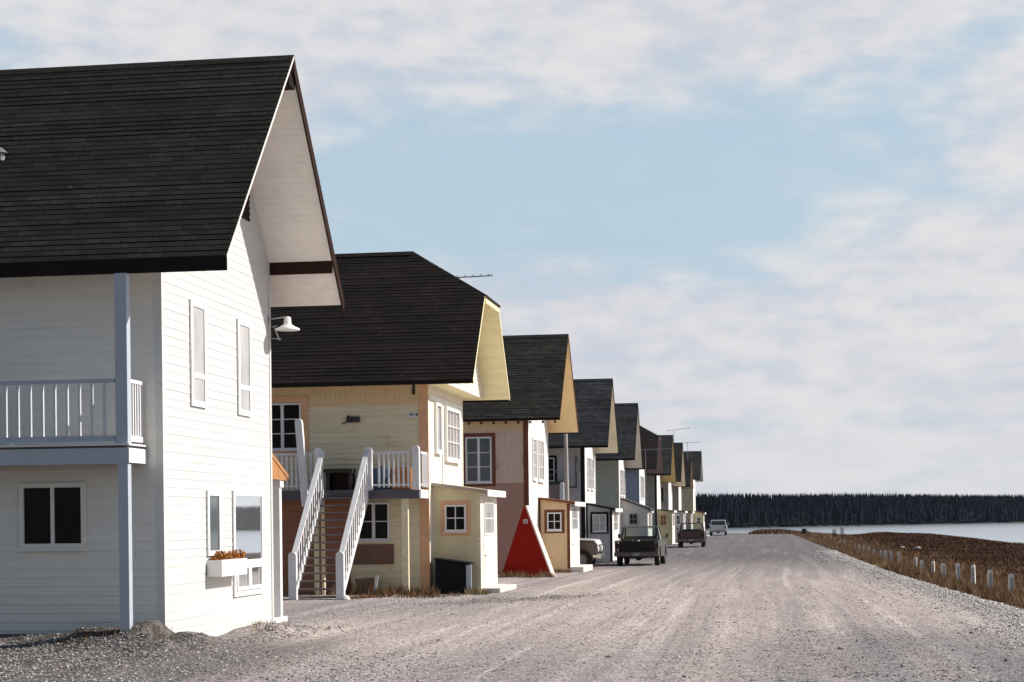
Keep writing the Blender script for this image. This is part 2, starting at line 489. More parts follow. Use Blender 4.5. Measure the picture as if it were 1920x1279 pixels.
ysr = frange([(-40, 10, 10), (10, 19, 1), (19, 40, 0.22), (40, 70, 0.5), (70, 130, 1.5), (130, 320, 3)])
XC = frange([(-70, -20, 5), (-20, -14, 0.8), (-14, -7.5, 0.13), (-7.5, 4, 0.35)])


def road_cols(y):
    e = edge(y)
    return [x if x < -7.5 else -7.5 + (x + 7.5) / 11.5 * (e + 7.5) for x in XC]


grid("gravel_road", gm, road_cols, ysr)
MC = frange([(0, 6, 0.5), (6, 24, 1), (24, 60, 4)])
grid("meadow_ground", turf, lambda y: [edge(y) + k_ for k_ in MC], ysr)

# water
wm = bpy.data.materials.new("lake_water"); wm.use_nodes = True
t = NT(wm.node_tree); p = t.N['Principled BSDF']
p.inputs['Base Color'].default_value = (0.34, 0.40, 0.46, 1); p.inputs['Roughness'].default_value = 0.16; p.inputs['IOR'].default_value = 1.6
pos = t.n('ShaderNodeNewGeometry').outputs['Position']
b = t.n('ShaderNodeBump'); b.inputs['Strength'].default_value = 0.05; b.inputs['Distance'].default_value = 0.03
t.link(t.noise(t.vec(pos, (0.08, 0.6, 1)), 1.0, 3, 0.6), b.inputs['Height']); t.link(b.outputs[0], p.inputs['Normal'])
mb = MB(); mb.poly([(-900, -400, -.9), (2500, -400, -.9), (2500, 4500, -.9), (-900, 4500, -.9)])
mb.build("lake_water", wm)['kind'] = 'structure'

# far shore: a low rise of land and the spruce wood on it
SH = [(-700, 420), (-160, 440), (-21, 478), (-7, 500), (23, 545), (87, 640), (190, 690), (420, 760), (900, 900)]


def shy(x):
    for (a, ya), (b_, yb) in zip(SH, SH[1:]):
        if x <= b_: return ya + (yb - ya) * (max(x, a) - a) / (b_ - a)
    return SH[-1][1]


landm = mat("far_land", (0.035, 0.035, 0.03), rough=1, var=0.4, vscale=0.2)
mb = MB(); xs = [-700 + 16 * i for i in range(100)]
for a, b_ in zip(xs, xs[1:]):
    rows = [(0, -1.2), (2.5, -.55), (8, 0.0), (60, 1.0), (900, 2.0)]
    for (d0, z0), (d1, z1) in zip(rows, rows[1:]):
        mb.poly([(a, shy(a) + d0, z0), (b_, shy(b_) + d0, z0), (b_, shy(b_) + d1, z1), (a, shy(a) + d1, z1)])
mb.build("far_shore", landm)['kind'] = 'structure'

spruce = mat("spruce", (0.010, 0.012, 0.019), rough=1, var=0.5, vscale=0.25, spec=0.1)
mb = MB(); rnd_ = random.Random(5)


def conifer(mb, x, y, z, h, r, rnd_, tiers=5, n=6):
    for k in range(tiers):
        f0 = k / tiers; zb = z + h * (0.06 + 0.90 * f0); zt = z + h * min(1.0, 0.06 + 0.90 * (f0 + 1.9 / tiers))
        rr = r * (1 - f0) ** 0.55 * rnd_.uniform(0.75, 1.15); a0 = rnd_.uniform(0, 6.3)
        i = len(mb.v)
        for q in range(n):
            an = a0 + 6.2832 * q / n; r2 = rr * rnd_.uniform(0.55, 1.25)
            mb.v.append((x + r2 * math.cos(an), y + r2 * math.sin(an), zb + rnd_.uniform(-.03, .02) * h))
        mb.v.append((x + rnd_.uniform(-.05, .05), y, zt))
        for q in range(n):
            mb.f.append((i + q, i + (q + 1) % n, i + n)); mb.mi.append(0)


for row, (dy, hm, sp_) in enumerate(((1.5, 0.60, 0.6), (4, 0.84, 0.45), (7, 0.96, 0.42), (11, 1.0, 0.42), (16, 1.01, 0.45), (22, 1.01, 0.5), (28, 1.02, 0.6))):
    x = -190.0
    while x < 430:
        near_ = -60 < x < 130
        x += (sp_ if near_ else sp_ * 4) * rnd_.uniform(0.5, 1.5)
        h = (9.3 + 0.9 * noise.noise(Vector((x * 0.02, row, 0)))) * hm * rnd_.uniform(0.955, 1.0)
        h *= (shy(x) / 520.0) ** 0.12
        if rnd_.random() < 0.05: h *= rnd_.uniform(1.02, 1.07)
        r_ = rnd_.uniform(0.65, 1.05) * (1 if near_ else 2.6)
        conifer(mb, x, shy(x) + dy + rnd_.uniform(-1.5, 1.5), -0.4 + dy * 0.02, h, r_, rnd_, 5 if near_ else 3, 5)
# the dense lower boughs of the wood, lumpy and thirty metres deep
tx = [-200 + 1.6 * k for k in range(400)]
for ya, za, yb, zb in ((5, .0, 6.5, 4.2), (6.5, 4.2, 11, 5.6), (11, 5.6, 30, 6.2), (30, 6.2, 31, 0)):
    for a, b_ in zip(tx, tx[1:]):
        q = lambda x, y, z: (x, shy(x) + y + 1.2 * noise.noise(Vector((x * .4, z, 3))), z + (1.6 * noise.noise(Vector((x * .5, y, 8))) if z > 1 else 0))
        mb.poly([q(a, ya, za), q(b_, ya, za), q(b_, yb, zb), q(a, yb, zb)])
mb.build("spruce_wood", spruce, fix=False)['kind'] = 'stuff'
bpy.data.objects["spruce_wood"]['label'] = "dark spruce wood along the far shore of the lake"

# ------------------------------------------------------------------ houses
WHITE = mat("white_paint", (0.80, 0.80, 0.79), rough=0.55, var=0.03, vscale=3, stretch=(0.3, 0.3, 6))
WHITE2 = mat("worn_white_paint", (0.74, 0.74, 0.75), rough=0.65, var=0.07, vscale=5, dirt=((0.42, 0.40, 0.38), 0.62, 0.75, 3.0, (1, 1, 1)))
SIDEW = mat("white_lap_siding", (0.80, 0.775, 0.72), rough=0.5, var=0.05, vscale=2, stretch=(0.2, 0.2, 8), dirt=((0.60, 0.56, 0.50), 0.60, 0.8, 1.2, (0.3, 0.3, 1.5)))
SOFW = mat("white_soffit_boards", (0.88, 0.83, 0.78), rough=0.6, var=0.06, vscale=3)
BROWN = mat("dark_brown_trim", (0.030, 0.013, 0.009), rough=0.8, var=0.15, vscale=3, spec=.15)
BLACKT = mat("black_trim", (0.016, 0.012, 0.010), rough=0.85, var=0.15, spec=0.15)
BLUEG = mat("blue_grey_shade_tone", (0.44, 0.485, 0.55), rough=0.55, var=0.05, vscale=4, dirt=((0.35, 0.37, 0.40), 0.62, 0.75, 2.0, (1, 1, 1)))  # shade on the balcony's front faces is put in; bin end takes it too
CREAM = mat("cream_lap_siding", (0.77, 0.68, 0.48), rough=0.7, var=0.13, vscale=2, stretch=(0.35, 0.35, 7), dirt=[((0.46, 0.36, 0.22), 0.58, 0.72, 2.4, (0.5, 0.5, 2.5))])
CREAMG = mat("pale_cream_gable", (0.80, 0.76, 0.66), rough=0.7, var=0.05, vscale=2, dirt=((0.42, 0.28, 0.16), 0.68, 0.74, 3.5, (1, 1, 0.7)))
CREAMS = mat("cream_soffit", (0.88, 0.80, 0.50), rough=0.7, var=0.08, vscale=2, stretch=(0.4, 3, 3), dirt=((0.30, 0.22, 0.12), 0.70, 0.74, 2.2, (0.6, 2.5, 2.5)))
ORANGE = mat("orange_trim", (0.74, 0.43, 0.25), rough=0.7, var=0.12, vscale=3)
MAUVE = mat("pinkish_beige_boards", (0.66, 0.53, 0.42), rough=0.8, var=0.09, vscale=4, stretch=(4, 4, 0.6), dirt=((0.52, 0.36, 0.29), 0.56, 0.7, 1.8, (1, 1, .6)))
REDLAP = mat("faded_red_lap_siding", (0.46, 0.285, 0.225), rough=0.8, var=0.14, vscale=3, stretch=(0.4, 0.4, 7), dirt=((0.28, 0.12, 0.09), 0.60, 0.74, 2.5, (0.5, 0.5, 2)))
PEEL = mat("peeling_white_wall", (0.80, 0.77, 0.73), rough=0.8, var=0.06, vscale=3, dirt=[((0.55, 0.48, 0.42), 0.58, 0.68, 2.6, (1, 1, .5)), ((0.20, 0.14, 0.10), 0.69, 0.73, 3.0, (1, 1, .5))])
RUST = mat("rust_brown_trim", (0.17, 0.055, 0.028), rough=0.7, var=0.2, vscale=5)
TANS = mat("tan_soffit", (0.86, 0.66, 0.36), rough=0.7, var=0.08, vscale=3)
OCHRE = mat("ochre_porch_boards", (0.70, 0.52, 0.31), rough=0.75, var=0.08, vscale=3, dirt=((0.60, 0.27, 0.10), 0.60, 0.75, 1.6, (1, 1, 1)))
LILAC = mat("lilac_grey_boards", (0.47, 0.44, 0.46), rough=0.8, var=0.09, vscale=3)
BGREY = mat("blue_grey_boards", (0.45, 0.45, 0.46), rough=0.8, var=0.08, vscale=3)
GREYG = mat("green_grey_boards", (0.43, 0.445, 0.375), rough=0.8, var=0.10, vscale=3)
BLUEW = mat("slate_blue_wall", (0.32, 0.35, 0.43), rough=0.8, var=0.08)
OLIVE = mat("olive_grey_wall", (0.36, 0.36, 0.31), rough=0.8, var=0.1)
YELL = mat("mustard_boards", (0.60, 0.54, 0.30), rough=0.75, var=0.08)
YELS = mat("ochre_soffit", (0.50, 0.38, 0.16), rough=0.75, var=0.08)
GREYP = mat("mottled_grey_wall", (0.45, 0.41, 0.41), rough=0.8, var=0.2, vscale=2)
TANW = mat("tan_wall", (0.42, 0.35, 0.28), rough=0.8, var=0.1)
BEIGE = mat("yellow_beige_wall", (0.62, 0.54, 0.33), rough=0.8, var=0.1)
WOOD = mat("orange_stained_wood", (0.42, 0.20, 0.08), rough=0.6, var=0.25, vscale=4, stretch=(6, 1, 1))
DECK = mat("dark_grey_deck_edge", (0.11, 0.10, 0.11), rough=0.7, var=0.15)
TREAD = mat("weathered_tread", (0.20, 0.17, 0.17), rough=0.85, var=0.2, vscale=5)
DOORR = mat("red_brown_door", (0.30, 0.10, 0.055), rough=0.7, var=0.15, stretch=(.4, .4, 8))
GD = glass_dark("dark_pane", (0.012, 0.010, 0.009), rough=.08, ior=1.25)
GL = glass_dark("curtained_pane", (0.46, 0.45, 0.45), rough=0.15)
GM = mat("mirror_like_pane", (0.90, 0.93, 0.96), rough=0.02, metallic=0.92, var=0.02)
GB = glass_dark("blue_grey_pane", (0.10, 0.12, 0.13), rough=0.06)
CONC = mat("pale_concrete", (0.62, 0.60, 0.56), rough=0.9, var=0.1, bump=.3)
METAL = mat("galvanised_metal", (0.35, 0.35, 0.36), rough=0.45, var=0.1, metallic=0.6)
DARKM = mat("dark_box_metal", (0.045, 0.04, 0.036), rough=0.5, var=0.2)


def Fg(X0): return lambda s, t_, n: (X0 + n, s, t_)          # faces the road: s = Y
def Ff(Y0): return lambda s, t_, n: (s, Y0 - n, t_)          # faces the camera side: s = X


def lbox(mb, P, s0, s1, t0, t1, n0, n1, m=0):
    mb.hexa([P(s0, t0, n0), P(s1, t0, n0), P(s1, t0, n1), P(s0, t0, n1), P(s0, t1, n0), P(s1, t1, n0), P(s1, t1, n1), P(s0, t1, n1)], m)


def window(parent, P, s0, s1, t0, t1, frame=WHITE, pane=GD, nx=2, ny=3, cas=None, cw=0.12, sw=0.05, bar=0.028, proud=0.05,
           low=None, sill=True, label=None, centre=0.0, name='window', base=0.014):
    """casing + sash + glazing bars (window) with its glass as pane below it"""
    mb = MB()
    d = base + proud
    lbox(mb, P, s0, s0 + sw, t0, t1, base, d); lbox(mb, P, s1 - sw, s1, t0, t1, base, d)
    lbox(mb, P, s0 + sw, s1 - sw, t0, t0 + sw, base, d); lbox(mb, P, s0 + sw, s1 - sw, t1 - sw, t1, base, d)
    a, b_ = s0 + sw, s1 - sw; c0, c1 = t0 + sw, t1 - sw
    dd = d - 0.018
    for i in range(1, nx):
        x = a + (b_ - a) * i / nx; w_ = max(bar, centre) if (nx % 2 == 0 and i == nx // 2) else bar
        lbox(mb, P, x - w_ / 2, x + w_ / 2, c0, c1, base + .012, dd + (0.01 if w_ > bar else 0))
    if low:                                # a fixed light above, small sashes under a rail
        z = c0 + (c1 - c0) * low
        lbox(mb, P, a, b_, z - 0.045, z + 0.045, base + .012, dd + .012)
    for j in range(1, ny):
        z = c0 + (c1 - c0) * j / ny
        for i in range(nx):
            xa = a + (b_ - a) * i / nx + bar / 2; xb = a + (b_ - a) * (i + 1) / nx - bar / 2
            lbox(mb, P, xa, xb, z - bar / 2, z + bar / 2, base + .014, dd - 0.004)
    if sill: lbox(mb, P, s0 - 0.03, s1 + 0.03, t0 - 0.045, t0 - 0.002, base, d + 0.03)
    o = mb.build(name, frame, parent)
    if label: o['label'] = label
    pm = MB(); lbox(pm, P, a + .002, b_ - .002, c0 + .002, c1 - .002, base, base + 0.012); pm.build('pane', pane, o)
    if cas:
        cm = MB(); e = cw; P = (lambda P0, o0: (lambda a_, b_, c_: P0(a_, b_, c_ + o0)))(P, max(0, base - .014))
        lbox(cm, P, s0 - e, s0 - .003, t0 - e, t1 + e, .004, .034); lbox(cm, P, s1 + .003, s1 + e, t0 - e, t1 + e, .004, .034)
        lbox(cm, P, s0 - .003, s1 + .003, t1 + .003, t1 + e, .004, .032); lbox(cm, P, s0 - .003, s1 + .003, t0 - e, t0 - .05, .004, .032)
        cm.build('casing', cas, o)
    return o


def slope_map(Ya, za, Yb, zb, sgn):
    """P(s,t,n) on a roof slope that starts at (Ya,za) and rises to (Yb,zb)"""
    L = math.hypot(Yb - Ya, zb - za); dy, dz = (Yb - Ya) / L, (zb - za) / L
    ny, nz_ = -dz * (1 if Yb > Ya else -1), abs(dy)
    return (lambda s, t_, n: (s, Ya + dy * t_ + ny * n, za + dz * t_ + nz_ * n)), L, abs(dz)


def house(sp, root):
    """walls, roof, soffits and trim of one house from its measured section"""
    Y0, Y1, Xg, L, g, Xr = sp['Y0'], sp['Y1'], sp['Xg'], sp['L'], sp['g'], sp['Xr']
    Yn, zn, Yr, zr, Yf, zf = sp['Yn'], sp['zn'], sp['Yr'], sp['zr'], sp['Yf'], sp['zf']
    tk = sp.get('tk', 0.14); Xb = Xg - L; Xbr = Xb - (Xr - Xg)
    zt = lambda y: (zn + tk) + (zr - zn - tk) * (y - Yn) / (Yr - Yn) if y <= Yr else zr + (zf + tk - zr) * (y - Yr) / (Yf - Yr)
    zu = lambda y: zt(y) - tk
    jk = sp.get('jerkin')                 # (height of the clipped gable, X where the ridge ends)
    ztop = jk[0] if jk else None
    # wall body behind the cladding
    e = 0.004
    prof = [(Y0 + e, g - .4), (Y1 - e, g - .4), (Y1 - e, zu(Y1) - .02), (Yr, zu(Yr) - .02), (Y0 + e, zu(Y0) - .02)]
    if jk:
        yl = Yn + (Yr - Yn) * (ztop - .25 - zn) / (zr - zn - tk); yr = Yf - (Yf - Yr) * (ztop - .25 - zf) / (zr - zf - tk)
        prof = [(Y0 + e, g - .4), (Y1 - e, g - .4), (Y1 - e, zu(Y1) - .02), (yr, ztop - .27), (yl, ztop - .27), (Y0 + e, zu(Y0) - .02)]
    mb = MB(); mb.prism(prof, lambda q, x: (x, q[0], q[1]), Xb, Xg - e)
    mb.build('wall', sp['gable'], root)
    # cladding towards the camera
    mb = MB(); pf = Ff(Y0)
    zs = sp.get('split')
    band = sp.get('band')
    topz = zu(Y0)
    rects = []
    if zs: rects = [((Xb, g - .3, Xg, zs), sp['lower']), ((Xb, zs, Xg, band or topz), sp['side'])]
    else: rects = [((Xb, g - .3, Xg, band or topz), sp['side'])]
    if band: rects.append(((Xb, band, Xg, topz), sp['side'] if not sp.get('bandm') else sp['bandm']))
    for (x0, z0, x1, z1), m_ in rects:
        mb = MB(); poly = [(x0, z0), (x1, z0), (x1, z1), (x0, z1)]
        vertical = (sp.get('vert') and z0 > g) or (band and z0 == band)
        if vertical: boards(mb, poly, pf, 0.145 if band and z0 == band else 0.10, depth=.008, gap=.012)
        else: lap(mb, poly, pf, sp.get('pitch', 0.13), sp.get('sd', .016), z0, wob=.25)
        mb.build('side_wall', m_, root, fix=False)
    # cladding towards the road
    mb = MB(); poly = [(Y0, g - .3), (Y1, g - .3), (Y1, zu(Y1)), (Yr, zu(Yr)), (Y0, zu(Y0))]
    if sp.get('attic'):
        poly = [(Y0, g - .3), (Y1, g - .3), (Y1, sp['attic'][0]), (Y0, sp['attic'][0])]
    elif jk:
        poly = [(Y0, g - .3), (Y1, g - .3), (Y1, zu(Y1)), (yr, ztop - .25), (yl, ztop - .25), (Y0, zu(Y0))]
    lap(mb, poly, Fg(Xg), sp.get('pitch', 0.13), sp.get('gd', 0.009), g - .3, wob=.25)
    mb.build('gable_wall', sp['gable'], root, fix=False)
    # corner boards
    cb = sp.get('cb', 0.12)
    mb = MB()
    cp = max(.022, sp.get('sd', .016) + .012)
    mb.box(Xg - cb, Xg + 0.024, Y0 - cp, Y0 - .001, g - .3, topz + .02)
    mb.box(Xg + .0005, Xg + 0.022, Y0 - .0005, Y0 + sp.get('cbg', 0.10), g - .3, topz + .02, 1)
    mb.build('corner_board', [sp['corner'], sp.get('cornerg', WHITE)], root)
    mb = MB(); mb.box(Xg + .001, Xg + 0.022, Y1 - 0.09, Y1 + .012, g - .3, min(zu(Y1), (sp['attic'][0] if sp.get('attic') else 99)))
    mb.build('corner_board', sp.get('cornerg', WHITE), root)
    # attic wall that stands out over the wall below
    if sp.get('attic'):
        za, Xa = sp['attic']
        ya, yb = Yn + .25, Yf - .12
        zcap = ztop - .25
        yl2 = Yn + (Yr - Yn) * (zcap - zn) / (zr - zn - tk); yr2 = Yf - (Yf - Yr) * (zcap - zf) / (zr - zf - tk)
        mb = MB(); pr = [(ya, za), (yb, za), (yb, max(za + .05, zu(yb))), (yr2, zcap), (yl2, zcap), (ya, max(za + .05, zu(ya)))]
        mb.prism(pr, lambda q, x: (x, q[0], q[1]), Xg - .3, Xa - .004, 0)
        lap(mb, pr, Fg(Xa), 0.13, .014, za, 1)
        mb.build('attic_wall', [CREAMS, sp['gable']], root, fix=False)
    # roof slopes
    rm = shingle(sp['name'] + "_shingles", sp['r1'], sp['r2'], zn + tk, (zr - zn - tk) / math.hypot(Yr - Yn, zr - zn - tk), fleck=sp.get('fleck', .3))
    P, Ls, sn = slope_map(Yn, zn + tk, Yr, zr, 1)
    P2, Lf, sn2 = slope_map(Yf, zf + tk, Yr, zr, -1)
    if jk:
        f1 = (ztop - zn - tk) / (zr - zn - tk); Xh = jk[1]
        poly1 = [(Xbr, 0), (Xr, 0), (Xr, Ls * f1), (Xh, Ls), (Xbr, Ls)]
        f2 = (ztop - zf - tk) / (zr - zf - tk)
        poly2 = [(Xbr, 0), (Xr, 0), (Xr, Lf * f2), (Xh, Lf), (Xbr, Lf)]
    else:
        poly1 = [(Xbr, 0), (Xr, 0), (Xr, Ls), (Xbr, Ls)]; poly2 = [(Xbr, 0), (Xr, 0), (Xr, Lf), (Xbr, Lf)]
    mb = MB(); lap(mb, poly1, P, 0.14, 0.009, 0, 0, wob=.5); lap(mb, poly2, P2, 0.14, 0.012, 0, 0)
    hy1, hy2 = Yn + (Yr - Yn) * f1 if jk else 0, Yf - (Yf - Yr) * f2 if jk else 0
    if jk:
        a_, b2, c_ = Vector((Xr + .06, hy1, ztop)), Vector((Xr + .06, hy2, ztop)), Vector((Xh, Yr, zr))
        nn = (b2 - a_).cross(c_ - a_).normalized(); nn = nn if nn.z > 0 else -nn
        mb.poly([a_ + nn * .012, b2 + nn * .012, c_ + nn * .012]); mb.poly([a_ - Vector((0, 0, .06)), b2 - Vector((0, 0, .06)), b2 + nn * .012, a_ + nn * .012])
    # ridge cap
    xe = jk[1] if jk else Xr
    for s_ in (-1, 1):
        mb.poly([(Xbr, Yr, zr + .022), (xe, Yr, zr + .022), (xe, Yr + s_ * .13, zr - .13 * 1.05 + .03), (Xbr, Yr + s_ * .13, zr - .13 * 1.05 + .03)])
    mb.build('roof', rm, root, fix=False)
    # decking of the roof: underside boards
    mb = MB()
    def slab(pts):
        n = len(pts); dn = Vector((0, 0, -tk)); top = [Vector(q) for q in pts]
        ix = len(mb.v); mb.v += [tuple(q) for q in top] + [tuple(q + dn) for q in top]
        mb.f.append(tuple(range(ix, ix + n))); mb.mi.append(0)
        mb.f.append(tuple(range(ix + n, ix + 2 * n))[::-1]); mb.mi.append(0)
        for k_ in range(n):
            mb.f.append((ix + k_, ix + (k_ + 1) % n, ix + n + (k_ + 1) % n, ix + n + k_)); mb.mi.append(0)
    ins = [(q[0] if q[0] < Xr - 1e-6 else Xr - .03, q[1]) for q in poly1]; slab([P(q[0], max(q[1], .03), -.006) for q in ins])
    ins = [(q[0] if q[0] < Xr - 1e-6 else Xr - .03, q[1]) for q in poly2]; slab([P2(q[0], max(q[1], .03), -.006) for q in ins])
    if jk: slab([(Xr - .03, hy1 + .03, ztop - .01), (Xr - .03, hy2 - .03, ztop - .01), (Xh + .05, Yr, zr - .02)])
    # grooves: thin strips hanging under the boards on the far slope
    so_ = mb.build('soffit', sp['soffit'], root, fix=False)
    mb = MB(); x0s, x1s = Xg + .03, Xr - .05
    nb = int(Lf / .14)
    for k_ in range(1, nb):
        tt = k_ * Lf / nb
        if jk and tt > Lf * f2: continue
        q0 = P2(x0s, tt, 0); 
        zc = q0[2] - tk - .012
        yb_ = q0[1]
        mb.box(x0s, x1s, yb_ - .004, yb_ + .004, zc, zc + .02)
    if nb > 2: mb.build('soffit_joints', sp['soffit'], root, fix=False)
    # rake boards and eaves board
    fw = sp.get('rake', 0.16)
    mb = MB()
    def rake(ya, za, yb, zb):
        mb.hexa([(Xr - .028, ya, za - fw), (Xr + .004, ya, za - fw), (Xr + .004, yb, zb - fw), (Xr - .028, yb, zb - fw),
                 (Xr - .028, ya, za - .008), (Xr + .004, ya, za - .008), (Xr + .004, yb, zb - .008), (Xr - .028, yb, zb - .008)])
    if jk:
        rake(Yn, zn + tk, hy1, ztop); rake(Yf, zf + tk, hy2, ztop); mb.box(Xr - .03, Xr + .03, hy1 + .01, hy2 - .01, ztop - .2, ztop - .012)
    else:
        rake(Yn, zn + tk, Yr, zr)
        if sp.get('raken'):
            mb.build('rake_board', sp['raken'], root, fix=False); mb = MB(); fw = sp['fwf']
        rake(Yf, zf + tk, Yr, zr)
    mb.build('rake_board', sp['rakem'], root, fix=False)
    ef = sp.get('eave', 0.14)
    mb = MB(); mb.box(Xbr, Xr + .006, Yn - .03, Yn + .004, zn + tk - ef, zn + tk - .004)
    mb.build('eaves_board', sp['eavem'], root, fix=False)
    mb = MB(); mb.box(Xbr, Xr + .006, Yf - .004, Yf + .03, zf + tk - .15, zf + tk - .004); mb.build('eaves_board', sp['eavem'], root, fix=False)
    return dict(zu=zu, zt=zt, P=P, P2=P2, Xb=Xb)


def porch(root, Y0, Y1, X0, X1, g, zl, zr_, side, gable, roofm, roofedge, corner=None, win=None, step=True, frame=WHITE, casing=None, over=0.18, name='porch', winpane=GD, nx=2, ny=2):
    """a lean-to entrance: walls, shed roof, window towards the camera and a glazed door towards the road"""
    n = node(name, root)
    mb = MB(); pf = Ff(Y0); pr = [(X0, g + .02), (X1, g + .02), (X1, zr_), (X0, zl)]
    mb.prism([(q[0], q[1]) for q in pr], lambda q, y: (q[0], y, q[1]), Y0, Y1)
    boards(mb, pr, pf, 0.6, depth=.004, gap=.01, base=.002)
    mb.build('wall', side, n, fix=False)
    mb = MB(); lbox(mb, Fg(X1), Y0 + .0, Y1, g + .03, zr_ - .02, .001, .012); mb.build('front_wall', gable, n)
    # corner boards
    if corner:
        mb = MB(); mb.box(X1 - .11, X1 + .016, Y0 - .02, Y0 - .004, g + .05, zr_ - .01); mb.box(X0, X0 + .09, Y0 - .02, Y0 - .004, g + .02, zl - .02)
        mb.build('corner_board', corner, n)
    # roof
    sl_ = (zr_ - zl) / (X1 - X0); xo = X1 + over + .06
    mb = MB(); zz = lambda x: zl + sl_ * (x - X0)
    mb.hexa([(X0 - .05, Y0 - over, zz(X0 - .05)), (xo, Y0 - over, zz(xo)), (xo, Y1 + over, zz(xo)), (X0 - .05, Y1 + over, zz(X0 - .05)),
             (X0 - .05, Y0 - over, zz(X0 - .05) + .09), (xo, Y0 - over, zz(xo) + .09), (xo, Y1 + over, zz(xo) + .09), (X0 - .05, Y1 + over, zz(X0 - .05) + .09)], 0)
    mb.build('roof', roofm, n)
    mb = MB(); mb.box(xo + .002, xo + .03, Y0 - over - .01, Y1 + over + .01, zz(xo) - .09, zz(xo) + .10)
    mb.build('fascia', roofedge, n)
    # door in the wall towards the road
    dw = Y1 - Y0; y0 = Y0 + dw * .16; y1 = Y0 + dw * .80
    window(n, Fg(X1), y0 + .12, y1 - .12, g + 1.65, g + 2.62 if zr_ - g > 2.7 else zr_ - .15, frame=frame, pane=GL, nx=2, ny=2, sill=False, proud=.03)
    mb = MB(); P = Fg(X1); lbox(mb, P, y0, y1, g + .12, g + 1.6, .013, .034); lbox(mb, P, y0 + .15, y1 - .15, g + .3, g + 1.4, .034, .042)
    mb.build('door', gable, n, bevel=.004)
    mb = MB(); mb.cyl((X1 + .03, y0 + .1, g + 1.05), (X1 + .09, y0 + .1, g + 1.05), .022); mb.build('door_handle', METAL, n)
    if win:
        window(n, pf, *win, frame=frame, pane=winpane, nx=nx, ny=ny, cas=casing, cw=.12, sw=.05)
    if step:
        mb = MB(); mb.box(X1 - .1, X1 + .55, Y0 + .1, Y1 + .3, g - .3, g + .12); mb.build('step', CONC, n, bevel=.012)
    return n


HG = "gabled houses in the row along the gravel road"

# ---- house 1, white, nearest
GABW = mat("white_gable_siding", (0.63, 0.63, 0.615), rough=0.6, var=0.05, vscale=2, stretch=(0.3, 0.3, 7), dirt=((0.50, 0.47, 0.42), 0.62, 0.8, 1.3, (1, 0.4, 2)))
h1 = empty("house", (-9.73, 27.24, 0), "large white two-storey house with black roof and balcony, nearest of the row", "house", HG)
S1 = dict(name='first', Y0=27.24, Y1=33.45, Xg=-9.73, L=10, g=0, Xr=-8.4, Yn=26.55, zn=6.04, Yr=30.62, zr=10.36, Yf=34.15, zf=6.30, tk=.15,
          side=SIDEW, gable=GABW, corner=GABW, cornerg=GABW, soffit=SOFW, r1=(0.0134,0.0134,0.0106), r2=(0.0250,0.0245,0.0202), rakem=BROWN, eavem=BLACKT, pitch=.145, eave=.235, rake=.06, cbg=.06, cb=.10, fleck=.35, gd=.0065, raken=SOFW, fwf=.30)
H1 = house(S1, h1)
pg = Fg(-9.73)
window(h1, pg, 28.62, 29.42, 4.00, 5.80, pane=GL, nx=1, ny=1, low=.27, sw=.10, proud=.03, sill=False)
window(h1, pg, 31.27, 32.07, 4.00, 5.77, pane=GL, nx=1, ny=1, low=.27, sw=.10, proud=.03, sill=False)
window(h1, pg, 29.40, 30.12, 1.44, 2.58, pane=GB, nx=1, ny=1, sw=.09, proud=.03, sill=False, label="narrow window beside the large pane")
window(h1, pg, 30.88, 32.74, 0.66, 2.60, pane=GM, nx=1, ny=1, low=.30, sw=.09, proud=.03, sill=False, label="large window reflecting the lake, small sashes below")
mb = MB()
for (a, b_) in ((31.0, 31.8), (31.82, 32.62)):
    lbox(mb, pg, a, a + .07, .77, 1.24, .03, .06); lbox(mb, pg, b_ - .07, b_, .77, 1.24, .03, .06); lbox(mb, pg, a + .07, b_ - .07, 1.17, 1.24, .03, .058); lbox(mb, pg, a + .07, b_ - .07, .77, .83, .03, .058)
mb.build('sash', WHITE, h1)
window(h1, Ff(27.24), -12.15, -11.02, 1.63, 2.69, nx=2, ny=1, sw=.075, centre=.06, frame=SIDEW, proud=.05, pane=GD, base=.018)
mb = MB(); lbox(mb, pg, 29.2, 32.13, 7.69, 8.25, .003, .02, 1)
for k in range(5): lbox(mb, pg, 29.2, 32.13, 7.70 + k * .11, 7.74 + k * .11, .02, .035, 0)
mb.build('attic_vent', [BROWN, BLACKT], h1)
mb = MB(); mb.box(-9.70, -8.46, 33.42, 33.49, 6.86, 7.10); mb.build('purlin', BROWN, h1)
mb = MB(); mb.box(-9.70, -8.44, 30.42, 30.82, 9.80, 10.06); mb.build('ridge_beam', BLACKT, h1)
# metal vent on the slope
q = H1['P'](-13.05, 2.95, .02)
mb = MB(); mb.lathe(q, (0, 0, 1), [(-.05, .08), (.08, .08), (.08, .14), (.18, .02)], 12); mb.build('roof_vent', METAL, h1)
